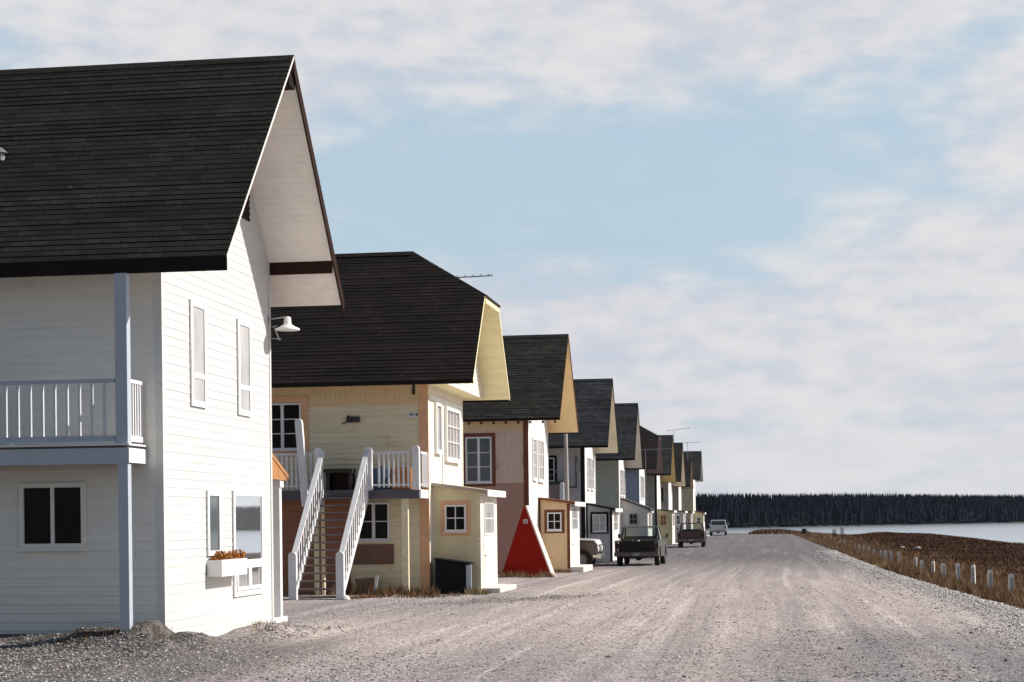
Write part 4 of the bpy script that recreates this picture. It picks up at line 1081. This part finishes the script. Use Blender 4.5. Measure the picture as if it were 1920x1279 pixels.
# ---- antennas and pole
def antenna(loc, mast_h, boom, nel, label, el_len=0.5, tilt=0.0, ydir=0.0, boomz=0.0):
    a = empty("tv_antenna", loc, label, "antenna")
    x, y, z = loc
    mb = MB(); mb.cyl((x, y, z), (x, y, z + mast_h), .022, n=8); mb.build('mast', METAL, a)
    mb = MB(); p0 = Vector((x - boom * .3, y - ydir * .3, z + mast_h - boomz - .02)); p1 = Vector((x + boom * .7, y + ydir * .7, z + mast_h - boomz + tilt)); mb.cyl(p0, p1, .018, n=8); mb.build('boom', METAL, a)
    for k in range(nel):
        q = p0.lerp(p1, (k + .5) / nel); l = el_len * (1 - .4 * k / nel)
        mb = MB(); mb.cyl(q + Vector((0, -l, .015)), q + Vector((0, l, .015)), .009, n=6); mb.cyl(q, q + Vector((0, 0, .07)), .014, n=6); mb.build('element', METAL, a)
    return a


antenna((-10.2, 54.6, 7.3), 2.36, 2.25, 9, "television antenna with a long boom behind the clipped roof of the cream house", .35, .03)
antenna((-9.0, 126.0, g6), 7.25, 2.9, 8, "tall antenna mast in front of the slate blue house's brown roof", .3, .02)
antenna((-9.35, 169.0, 7.5), 2.9, 2.3, 6, "antenna with a rising boom on the mottled grey house", .4, .25)
antenna((-8.9, 187.5, 7.6), 2.4, 1.9, 5, "antenna on the clipped roof of the tan house", .35, .05)
antenna((-11.6, 151.2, 8.9), 2.1, 0.5, 2, "bare upright mast on the olive grey house's ridge", .1)
mb = MB(); mb.cyl((-9.28, 80, -.3), (-9.36, 80, 6.6), .105, .085, n=12); mb.cyl((-9.33, 79.85, 5.4), (-9.33, 79.85, 5.9), .06, n=8)
tag(mb.build("utility_pole", mat("weathered_pole", (.42, .39, .36), rough=.9, var=.2, vscale=3, stretch=(5, 5, .5)), smooth=False), "weathered grey utility pole rising behind the pinkish beige house's eaves", "pole")
mb = MB(); pts = [Vector((-9.33, 80, 5.6)).lerp(Vector((-12.0, 91.4, 5.0)), k / 10) - Vector((0, 0, 1.1 * math.sin(math.pi * k / 10))) for k in range(11)]
for a, b_ in zip(pts, pts[1:]): mb.cyl(a, b_, .012, n=5, cap=False)
tag(mb.build("service_wire", METAL), "sagging wire from the utility pole to the lilac grey house", "wire")

# ------------------------------------------------------------------ pickups
TYRE = mat("tyre_rubber", (.02, .02, .02), rough=.9, coords='obj')
RIM = mat("wheel_rim", (.28, .26, .25), rough=.5, metallic=.3, coords='obj')
CHR = mat("chrome_bumper", (.55, .54, .53), rough=.25, metallic=.9, coords='obj')
CARG = see_through("car_glass")
TAIL = mat("tail_light_red", (.03, .008, .007), rough=.2, coords='obj')
HEADL = mat("headlight_lens", (.7, .7, .68), rough=.1, coords='obj')
SEAT = mat("dark_seat", (.03, .028, .03), rough=.8, coords='obj')


def pickup(loc, rz, s, paint, label, bump=None, gatem=None, load=False, fa=1.6, hoodc=None, taper=.13, roofc=None, hoodtop=1.12, dusty=None, gate_open=False):
    root = empty("pickup_truck", loc, label, "pickup truck", "pickup trucks parked by the houses")
    ORI[root.name] = Vector((0, 0, 0)); root.rotation_euler = (0, 0, rz); root.scale = (s, s, s)
    bump = bump or CHR; gatem = gatem or paint
    X = lambda q, x: (x, q[0], q[1])
    arc = lambda cy, r: [(cy - r * math.cos(math.pi * k / 10), .40 + r * math.sin(math.pi * k / 10)) for k in range(11)]
    side = [(-2.48, .50), (-2.02, .45)] + arc(-1.5, .50) + [(-.98, .40), (1.08, .40)] + arc(fa, .50) + [(max(2.12, fa + .53), .45), (max(2.42, fa + .56), .50), (2.50, .70), (2.47, .95), (2.36, 1.05), (1.0, hoodtop + .02), (.98, 1.15), (-2.48, 1.15)]
    mb = MB()
    for sx in (-1, 1):
        mb.prism(side, X, sx * .84, sx * .97)
    mb.prism([(.93, .55), (2.40, .55), (2.44, .98), (2.3, hoodtop - .05), (.93, hoodtop + .04)], X, -.86, .86)
    mb.prism([(-.62, .45), (.96, .45), (.96, 1.13), (-.62, 1.13)], X, -.86, .86)
    mb.box(-.86, .86, -2.44, -.6, .60, .68)
    mb.box(-.86, -.62, -1.95, -1.05, .68, .88); mb.box(.62, .86, -1.95, -1.05, .68, .88)
    mb.build('body', paint, root, bevel=.035, seg=2, tri=True)
    if hoodc:
        mb = MB(); mb.prism([(.95, hoodtop + .045), (2.34, hoodtop - .04), (2.49, .98), (2.50, .985), (2.40, hoodtop), (2.2, hoodtop + .03), (.95, hoodtop + .085)], X, -.975, .975); mb.build('hood', hoodc, root, bevel=.01, tri=True)
    # cab
    top = 1.76; xb, xt = .90, .90 - taper
    yb0, yb1, yt0, yt1 = -.60, 1.02, -.50, .52
    mb = MB()
    for sx in (-1, 1):
        mb.bar((sx * (xb - .03), yb0 + .03, 1.13), (sx * (xt - .01), yt0 + .03, top - .03), .08, .09)
        mb.bar((sx * (xb - .03), yb1 - .03, 1.13), (sx * (xt - .01), yt1 - .03, top - .03), .06, .07)
    mb.prism([(yt0 - .04, top - .06), (yt1 + .05, top - .06), (yt1 - .06, top + .01), (yt0 + .08, top + .015)], X, -xt - .035, xt + .035)
    mb.bar((-xb + .03, yb0 + .02, 1.17), (xb - .03, yb0 + .02, 1.17), .05, .08)
    mb.build('cab', roofc or paint, root, bevel=.02, seg=2)
    q = MB(); q.poly([(-xb + .07, yb0 + .03, 1.2), (xb - .07, yb0 + .03, 1.2), (xt - .06, yt0 + .02, top - .07), (-xt + .06, yt0 + .02, top - .07)]); q.build('rear_window', CARG, root)
    q = MB(); q.poly([(-xb + .07, yb1 - .03, 1.16), (xb - .07, yb1 - .03, 1.16), (xt - .06, yt1 - .01, top - .07), (-xt + .06, yt1 - .01, top - .07)]); q.build('windshield', CARG, root)
    for sx in (-1, 1):
        q = MB(); q.poly([(sx * (xb - .03), yb0 + .1, 1.16), (sx * (xb - .03), yb1 - .1, 1.16), (sx * (xt), yt1 - .05, top - .07), (sx * xt, yt0 + .08, top - .07)]); q.build('side_window', CARG, root)
        q = MB(); q.bar((sx * .93, .78, 1.22), (sx * 1.06, .76, 1.28), .025, .025); q.box(min(sx * 1.04, sx * 1.16), max(sx * 1.04, sx * 1.16), .73, .78, 1.22, 1.42); q.build('mirror', bump, root)
        q = MB(); q.box(min(sx * .78, sx * .955), max(sx * .78, sx * .955), -2.515, -2.47, .80, 1.02); q.build('tail_light', TAIL, root)
        q = MB(); q.lathe((sx * .74, 2.46, .82), (0, 1, 0), [(0, .13), (.05, .125), (.08, .06), (.085, 0)], 16); q.build('headlight', HEADL, root, fix=False)
    mb = MB(); mb.box(-.7, .7, -.38, -.2, .9, 1.32); mb.box(-.7, .7, -.38, .2, .7, .9); mb.box(-.75, .75, .72, .9, 1.0, 1.16); mb.build('seat', SEAT, root)
    mb = MB()
    if gate_open: mb.prism([(-2.50, .66), (-2.44, .66), (-2.44, .70), (-2.50, .70)], X, -.80, .80)
    mb.box(-.775, .775, -2.50, -2.45, .66, 1.12)
    mb.box(-.66, .66, -2.508, -2.50, .76, 1.03)
    mb.build('tailgate', gatem, root, bevel=.008)
    mb = MB(); mb.box(-.98, .98, -2.66, -2.52, .44, .62); mb.box(-.6, -.5, -2.52, -2.3, .48, .56); mb.box(.5, .6, -2.52, -2.3, .48, .56); mb.build('rear_bumper', bump, root, bevel=.02, seg=2)
    mb = MB(); mb.box(-1.0, 1.0, 2.50, 2.64, .44, .62); mb.box(-.98, -.9, 2.3, 2.52, .46, .60); mb.box(.9, .98, 2.3, 2.52, .46, .60); mb.build('front_bumper', CHR, root, bevel=.03, seg=2)
    mb = MB(); mb.box(-.58, .58, 2.44, 2.475, .68, .95)
    for k in range(5): mb.box(-.58, .58, 2.475, 2.49, .70 + k * .052, .72 + k * .052)
    mb.build('grille', CHR, root)
    mb = MB(); mb.box(-.15, .15, -2.672, -2.662, .47, .60); mb.build('license_plate', mat("plate_paint", (.35, .33, .3), coords='obj'), root)
    mb = MB(); mb.box(-.35, .35, -2.4, 2.2, .34, .46); mb.cyl((-.8, -1.5, .40), (.8, -1.5, .40), .05); mb.lathe((0, -1.5, .40), (0, 1, 0), [(-.16, .0), (-.12, .1), (0, .17), (.12, .1), (.16, 0)], 12); mb.build('chassis', SEAT, root, fix=False)
    for cy in (-1.5, fa):
        for sx in (-1, 1):
            wn = node('wheel', root)
            q = MB(); q.lathe((sx * .84, cy, .39), (sx, 0, 0), [(-.11, .22), (-.11, .36), (-.08, .39), (.08, .39), (.11, .36), (.11, .23)], 28); q.build('tyre', TYRE, wn, smooth=False, fix=False)
            q = MB(); q.lathe((sx * .84, cy, .39), (sx, 0, 0), [(-.1, .225), (.07, .225), (.095, .2), (.05, .14), (.075, .08), (.09, 0)], 20); q.build('rim', RIM, wn, fix=False)
    if load:
        rr = random.Random(8)
        mb = MB()
        for k in range(7):
            x = -.6 + k * .2; y = rr.uniform(-2.2, -1.2); mb.bar((x, y, .75), (x + rr.uniform(-.3, .3), y + .7, rr.uniform(.95, 1.25)), .1, .12)
        tag(mb.build("scrap_load", mat("bright_scrap", (.5, .48, .45), rough=.4)), "pale scrap lying in the bed of the black pickup", "scrap").matrix_world = Matrix.Translation(loc) @ Matrix.Rotation(rz, 4, 'Z') @ Matrix.Scale(s, 4)
    return root


def carpaint(name, col, dust=.35, rough=.3):
    return mat(name, col, rough=rough, var=.08, vscale=2, coords='obj', dirt=((col[0] * .7 + .06, col[1] * .7 + .05, col[2] * .7 + .045), .50, .75, 2.0, (1, 1, 2)), spec=.6)


CAR_A = carpaint("grey_black_paint", (.10, .095, .09))
pickup((-6.45, 84 + 2.66 * 1.1, -.28), R(-1.0), 1.08, CAR_A, "dark pickup with a grey rear bumper parked beside the lilac grey house's porch", bump=mat("dull_bumper", (.13, .10, .095), rough=.5, coords='obj'), gatem=mat("black_brown_paint", (.014, .008, .006), rough=.6, coords="obj", var=.3), load=True)
pickup((-6.43, 138 + 2.9, -.30), R(0.5), 1.08, carpaint("dark_red_paint", (.060, .018, .020)), "dark red pickup parked by the mustard yellow porch", bump=mat("dull_bumper2", (.16, .10, .10), rough=.5, coords='obj'))
pickup((-6.55, 210 + 2.9, -.10), R(0.3), 1.04, carpaint("silver_paint", (.45, .47, .52)), "silver pickup, farthest vehicle, parked beyond the last house", bump=mat("grey_bumper", (.35, .35, .37), rough=.5, coords='obj'))
pickup((-7.6 - 2.64 * 1.12, 79.2, -.24), R(-90), 1.12, carpaint("brown_grey_paint", (.10, .075, .068)), "old brown grey pickup with its nose showing past the ochre porch", hoodtop=1.17, fa=1.86, hoodc=carpaint("sunlit_hood_tone", (.72, .70, .66)),  # pale hood colour stands in for sun highlight and dust on top
       roofc=carpaint("cream_cab_paint", (.7, .68, .62)))

# ------------------------------------------------------------------ marker posts on the verge
POSTM = mat("chipped_white_post", (.84, .81, .75), rough=.8, var=.12, vscale=8, dirt=((.40, .35, .30), .66, .74, 6, (1, 1, .6)), coords='pos')
POSTG = mat("grey_post_face", (.50, .48, .47), rough=.9, var=.2, vscale=8)
posts = [(46.5, .47), (51.0, .44), (54.9, .47), (59.2, .41), (64.1, .28), (68.8, .24), (73.4, .17), (77.5, .20), (87.3, .25), (92.3, .20), (97.1, .11), (101.9, .06), (108.3, .0), (115, -.02), (120.3, .03),
         (126.2, .01), (133.6, -.02), (152.5, -.08), (162, -.1), (176, -.1), (190, -.08)]
ordn = "nearest|second|third|fourth|fifth|sixth|seventh|eighth|ninth|tenth|eleventh|twelfth|thirteenth|fourteenth|fifteenth|sixteenth|seventeenth|eighteenth|nineteenth|twentieth|farthest".split("|")
mb = MB(); w_ = .064
mb.box(-w_, w_, -w_ + .02, w_, -.45, .985, 0)
mb.box(-w_, -w_ + .028, -w_, -w_ + .02, -.45, .985, 0); mb.box(w_ - .028, w_, -w_, -w_ + .02, -.45, .985, 0); mb.box(-w_ + .028, w_ - .028, -w_, -w_ + .02, .93, .985, 0)
mb.box(-w_ + .028, w_ - .028, -w_ + .014, -w_ + .0195, -.45, .93, 1); mb.prism([(-w_, .986), (w_, .986), (w_ * .5, 1.03), (-w_ * .5, 1.03)], lambda q, y: (q[0], y, q[1]), -w_, w_, 0)
post0 = mb.build("marker_post", [POSTM, POSTG])
rr = random.Random(21)
for k, (y, zt_) in enumerate(posts):
    o = post0 if k == 0 else post0.copy()
    if k: COL.objects.link(o)
    o.location = (6.0, y, zt_ - 1.02); o.rotation_euler = (rr.uniform(-.03, .03), rr.uniform(-.05, .05), rr.uniform(-.25, .25))
    o.scale = (rr.uniform(.85, 1.08), 1, 1)
    nm = ordn[k]
    tag(o, (f"{nm} of the white marker posts along the grassy verge" if k in (0, len(posts) - 1) else f"{nm} white marker post from the near end of the verge row"), "post", "white marker posts along the verge")

dr = empty("oil_drum", (3.7, 217, gz(3.7, 217)), "dark rusty drum standing at the far end of the road", "drum")
z0 = gz(3.7, 217)
mb = MB(); mb.lathe((3.7, 217, z0), (0, 0, 1), [(0, 0), (0, .28), (.02, .3), (.28, .29), (.3, .305), (.32, .29), (.58, .29), (.6, .305), (.62, .29), (.88, .3), (.9, .28), (.88, .27), (.88, 0)], 20); mb.build('drum', mat("dark_drum", (.025, .02, .022), rough=.6), dr, fix=False)
mb = MB(); mb.cyl((3.82, 217, z0 + .88), (3.82, 217, z0 + .90), .04); mb.build('cap', METAL, dr)

# ------------------------------------------------------------------ stones, grass and weeds
stone_mats = [mat("pale_stone", (0.672, 0.648, 0.616), rough=.9, var=.2, vscale=9), mat("mid_stone", (0.352, 0.320, 0.308), rough=.9, var=.25, vscale=9), mat("dark_stone", (0.136, 0.132, 0.136), rough=.9, var=.25, vscale=9), mat("mauve_stone", (0.432, 0.368, 0.344), rough=.9, var=.2, vscale=9)]


def stone(mb, x, y, z, r, rr, m):
    i = len(mb.v)
    for d in ((1, 0, 0), (.1, 1, 0), (-1, .1, 0), (0, -1, 0), (0, 0, .5), (0, 0, -.5)):
        k = rr.uniform(.65, 1.25) * r
        mb.v.append((x + d[0] * k + rr.uniform(-.2, .2) * r, y + d[1] * k + rr.uniform(-.2, .2) * r, z + d[2] * k))
    for f in ((0, 1, 4), (1, 2, 4), (2, 3, 4), (3, 0, 4), (1, 0, 5), (2, 1, 5), (3, 2, 5), (0, 3, 5)):
        mb.f.append(tuple(i + q for q in f)); mb.mi.append(m)


rr = random.Random(3)
mb = MB()
n = 0
while n < 21000:                      # loose stones over the near road
    y = 20.5 + 34 * rr.random() ** 1.6; x = rr.uniform(-13.5, 6)
    if x < -9.8 and y > 26.7: continue
    if -22 > x: continue
    den = .35 + .65 * smooth(-.15, .35, nz(x, y, .6, 12)) + (.5 if x < -8 else 0) + (.4 if x > 0 and y < 34 else 0)
    if rr.random() > den: continue
    r_ = rr.choice((.008, .011, .014, .018)) * rr.uniform(.7, 1.3)
    if rr.random() < .012: r_ *= 2.2
    stone(mb, x, y, gz(x, y) + r_ * .2, r_, rr, rr.choice((1, 1, 2, 2, 2) if (x > 0 and y < 32) else (0, 1, 1, 2, 2, 3, 3))); n += 1
for k in range(9000):                 # chippings in front of the first house
    y = rr.uniform(20.5, 26.6); x = -13.6 + 8.6 * rr.random() ** 1.2; r_ = rr.choice((.008, .012, .017, .024)) * rr.uniform(.7, 1.3)
    if x > -7.5 and rr.random() < .5: continue
    stone(mb, x, y, gz(x, y) + r_ * .2, r_, rr, rr.choice((0, 1, 1, 2, 2, 2, 3)))
for k in range(3800):                 # the spoil heap
    if rr.random() < .6: x = rr.uniform(-14, -9.2); y = 26.3 - abs(rr.gauss(0, .7))
    else: x = -9.2 + abs(rr.gauss(0, .45)); y = rr.uniform(26, 33)
    r_ = rr.uniform(.010, .032); stone(mb, x, y, gz(x, y) + r_ * .2, r_, rr, rr.choice((1, 2, 2, 1)))
for k in range(1500):                 # drift of dark pebbles below the second porch
    x = rr.gauss(-6.6, 1.0); y = 44.6 + (x + 6.6) * 1.2 + rr.gauss(0, .9); r_ = rr.uniform(.012, .035); stone(mb, x, y, gz(x, y) + r_ * .2, r_, rr, rr.choice((1, 2, 3)))
for k in range(15000):                # coarse pale shoulder on the water side
    y = 27 + 95 * rr.random() ** 2.0; e = edge(y)
    x = e + .10 - abs(rr.gauss(0, .75)) * (1 + .3 * nz(0, y, .3, 3)); r_ = rr.uniform(.012, .032) * (1 + max(0, (y - 40)) * .008)
    if y < 48: r_ *= 1.08
    if rr.random() < .02: r_ *= 1.8
    stone(mb, x, y, gz(x, y) + r_ * .25, r_, rr, rr.choice((0, 0, 0, 1, 1, 3, 2)))
so_ = mb.build("loose_gravel", stone_mats, fix=False); so_['kind'] = 'stuff'; so_['label'] = "loose stones scattered over the gravel road"; so_['category'] = "gravel"

GR = [mat("russet_grass", (.185, .092, .046), rough=1, spec=.03, var=.35, vscale=2), mat("tan_grass", (.36, .25, .15), rough=1, spec=.03, var=.3, vscale=2), mat("dark_brown_grass", (0.043, 0.020, 0.014), rough=1, spec=.03, var=.3, vscale=2), mat("olive_grass", (0.090, 0.090, 0.035), rough=1, spec=.03, var=.3, vscale=2)]


def blade(mb, x, y, z, h, w_, rr, m, lean=.35):
    a = rr.uniform(0, 6.28); dx, dy = math.cos(a) * w_, math.sin(a) * w_; l = h * lean
    lx, ly = rr.uniform(-l, l), rr.uniform(-l, l)
    mb.poly([(x - dx, y - dy, z - .02), (x + dx, y + dy, z - .02), (x + lx, y + ly, z + h)], m)


mb = MB()
for k in range(78000):                # tall grass of the verge, thick by the posts
    y = 30 + 225 * rr.random() ** 1.9; e = edge(y)
    x = e + .25 + .35 * nz(0, y, .5, 3) + abs(rr.gauss(0, 1.5 + y * .006))
    if x > shore(y): continue
    k_ = .62 + .5 * nz(x, y, .5, 20)
    h = rr.uniform(.08, .36) * (.4 + 1.1 * k_) * (1 + .25 * (nz(x, y, 1.9, 22)))
    if x - e < .5: h *= .6
    blade(mb, x, y, gz(x, y), h, .006 + y * .00011, rr, rr.choices((0, 1, 2, 3), (5, 2 + 7 * k_, .8, .6))[0], .75)
for k in range(9000):                 # rusty tussocks at the near end of the verge
    c_ = rr.randrange(46); y = 36 + (c_ * 0.618034 % 1) * 42; e = edge(y); x = e + .35 + (c_ * .7548 % 1) * 1.3
    x += rr.gauss(0, .16); y += rr.gauss(0, .35); blade(mb, x, y, gz(x, y), rr.uniform(.12, .42) * (.6 + .5 * ((c_ * .37) % 1)), .007 + y * .0001, rr, rr.choices((0, 1, 2, 3), (8, 5, 1, .5 if c_ % 5 else 5))[0], .7)
for k in range(100000):               # meadow
    y = 40 + 232 * rr.random() ** 1.25; e = edge(y); s_ = shore(y) + 1.0
    x = e + 1.5 + (s_ - e - 1.6) * rr.random()
    k_ = nz(x, y, .10, 31)
    h = rr.uniform(.04, .17) * (1 + .6 * nz(x, y, .35, 22))
    blade(mb, x, y, gz(x, y), h, .006 + y * .00017, rr, rr.choices((0, 1, 2, 3), (3.5, max(.1, .5 + 3 * k_), 6, .1))[0], .9)
for k in range(7000):                 # tussocks where the road ends
    x = rr.uniform(-3.2, 4.5); y = 232 + rr.gauss(0, 4) + (0 if x > -3 else 4)
    blade(mb, x, y, gz(x, y), rr.uniform(.15, .6) * smooth(-5, -1, x + nz(x, 0, .8, 2)) + .05, .05, rr, rr.choice((0, 0, 2, 2, 1)))
gr = mb.build("dry_grass", GR, fix=False); gr['kind'] = 'stuff'; gr['label'] = "dry brown grass of the verge and the meadow"; gr['category'] = "grass"

mb = MB()
WM = GR


def weeds(x0, x1, y0, y1, n, h0, h1, mw):
    for k in range(n):
        x = rr.uniform(x0, x1); y = rr.uniform(y0, y1)
        if nz(x, y, 2.5, 5) < -.25: continue
        blade(mb, x, y, gz(x, y), rr.uniform(h0, h1) * (1 + .8 * nz(x, y, 3, 8)), rr.uniform(.006, .013), rr, rr.choices((0, 1, 2, 3), mw)[0], .4)


weeds(-11.1, -9.3, 47.2, 49.2, 1500, .06, .30, (4, 2, 3, 2)); weeds(-11.2, -10.2, 45.2, 46.8, 700, .03, .14, (6, 2, 2, 1)); weeds(-12.9, -11.2, 48.0, 49.2, 500, .1, .45, (3, 3, 3, 1))
weeds(-10.2, -8.5, 45.8, 48.2, 900, .03, .12, (4, 2, 3, 3)); weeds(-8.6, -8.0, 48.6, 49.8, 450, .06, .22, (1, 3, 0, 6)); weeds(-10.8, -8.2, 65.2, 66.4, 1100, .06, .28, (3, 5, 2, 1))
weeds(-9.0, -8.3, 71.5, 73, 350, .05, .2, (3, 3, 2, 1)); weeds(-9.5, -8.9, 30.6, 31.8, 160, .03, .12, (2, 3, 2, 2)); weeds(-11.1, -10.2, 26.0, 26.5, 150, .02, .10, (2, 1, 4, 2))
weeds(-9.7, -8.0, 78, 90, 500, .04, .16, (3, 3, 2, 1))
wd = mb.build("weeds", GR, fix=False); wd['kind'] = 'stuff'; wd['label'] = "tufts of weeds along the feet of the houses"; wd['category'] = "weeds"


def bush(loc, r, h, label):
    b = empty("shrub", loc, label, "shrub", "shrubs by the end of the verge")
    x, y, z = loc; rr = random.Random(int(x * 100)); mb = MB()
    for k in range(9):
        a = rr.uniform(0, 6.3); mb.cyl((x, y, z), (x + r * .6 * math.cos(a), y + r * .6 * math.sin(a), z + h * rr.uniform(.5, .95)), .02, .006, n=5)
    mb.build('stem', GR[2], b)
    mb = MB()
    for k in range(420):
        a = rr.uniform(0, 6.3); q = rr.random() ** .5 * r; zz_ = z + h * rr.uniform(.25, 1.0); q *= 1.1 - .5 * (zz_ - z) / h; s_ = rr.uniform(.03, .06)
        px, py = x + q * math.cos(a), y + q * math.sin(a); d = [Vector((rr.uniform(-1, 1), rr.uniform(-1, 1), rr.uniform(-1, 1))).normalized() * s_ for _ in range(3)]
        mb.poly([Vector((px, py, zz_)) + q_ for q_ in d])
    mb.build('foliage', mat("shrub_leaves", (.05, .05, .028), var=.4, vscale=4), b, fix=False)


bush((6.75, 200, gz(6.75, 200)), .35, 1.05, "small dark shrub by the end of the verge, left of its twin")
bush((7.6, 201, gz(7.6, 201)), .33, 1.2, "small dark shrub by the end of the verge, right of its twin")
for k, (x, y, s_, lb) in enumerate(((10.3, 146, .22, "pale rock lying in the brown meadow, left of another"), (11.5, 145, .26, "pale rock lying in the brown meadow, right of another"))):
    bm = bmesh.new(); bmesh.ops.create_icosphere(bm, subdivisions=2, radius=s_)
    for v in bm.verts:
        v.co *= 1 + .3 * noise.noise(v.co * 3 + Vector((k, 0, 0))); v.co.z *= .6
    me = bpy.data.meshes.new("rock"); bm.to_mesh(me); bm.free(); me.materials.append(stone_mats[1])
    o = bpy.data.objects.new("rock", me); COL.objects.link(o); o.location = (x, y, gz(x, y) + .10); tag(o, lb, "rock")
bm = bmesh.new(); bmesh.ops.create_icosphere(bm, subdivisions=2, radius=.13)
for v in bm.verts: v.co *= 1 + .3 * noise.noise(v.co * 9); v.co.z *= .7
me = bpy.data.meshes.new("rock"); bm.to_mesh(me); bm.free(); me.materials.append(stone_mats[0])
o = bpy.data.objects.new("rock", me); COL.objects.link(o); o.location = (-11.1, 44.95, gz(-11.1, 44.95) + .03); tag(o, "pale stone lying at the foot of the cream house's staircase", "rock")

# ------------------------------------------------------------------ thin air over the lake
hz = bpy.data.materials.new("thin_haze"); hz.use_nodes = True
t = NT(hz.node_tree); t.N.clear(); o_ = t.n('ShaderNodeOutputMaterial'); v_ = t.n('ShaderNodeVolumePrincipled')
v_.inputs['Color'].default_value = (0.62, 0.76, 1.0, 1); v_.inputs['Density'].default_value = 0.000042; v_.inputs['Anisotropy'].default_value = 0.0
t.link(v_.outputs[0], o_.inputs['Volume'])
mb = MB(); mb.box(-1500, 2700, -600, 4700, -3.5, 16)
hb = mb.build("haze", hz); hb['kind'] = 'stuff'
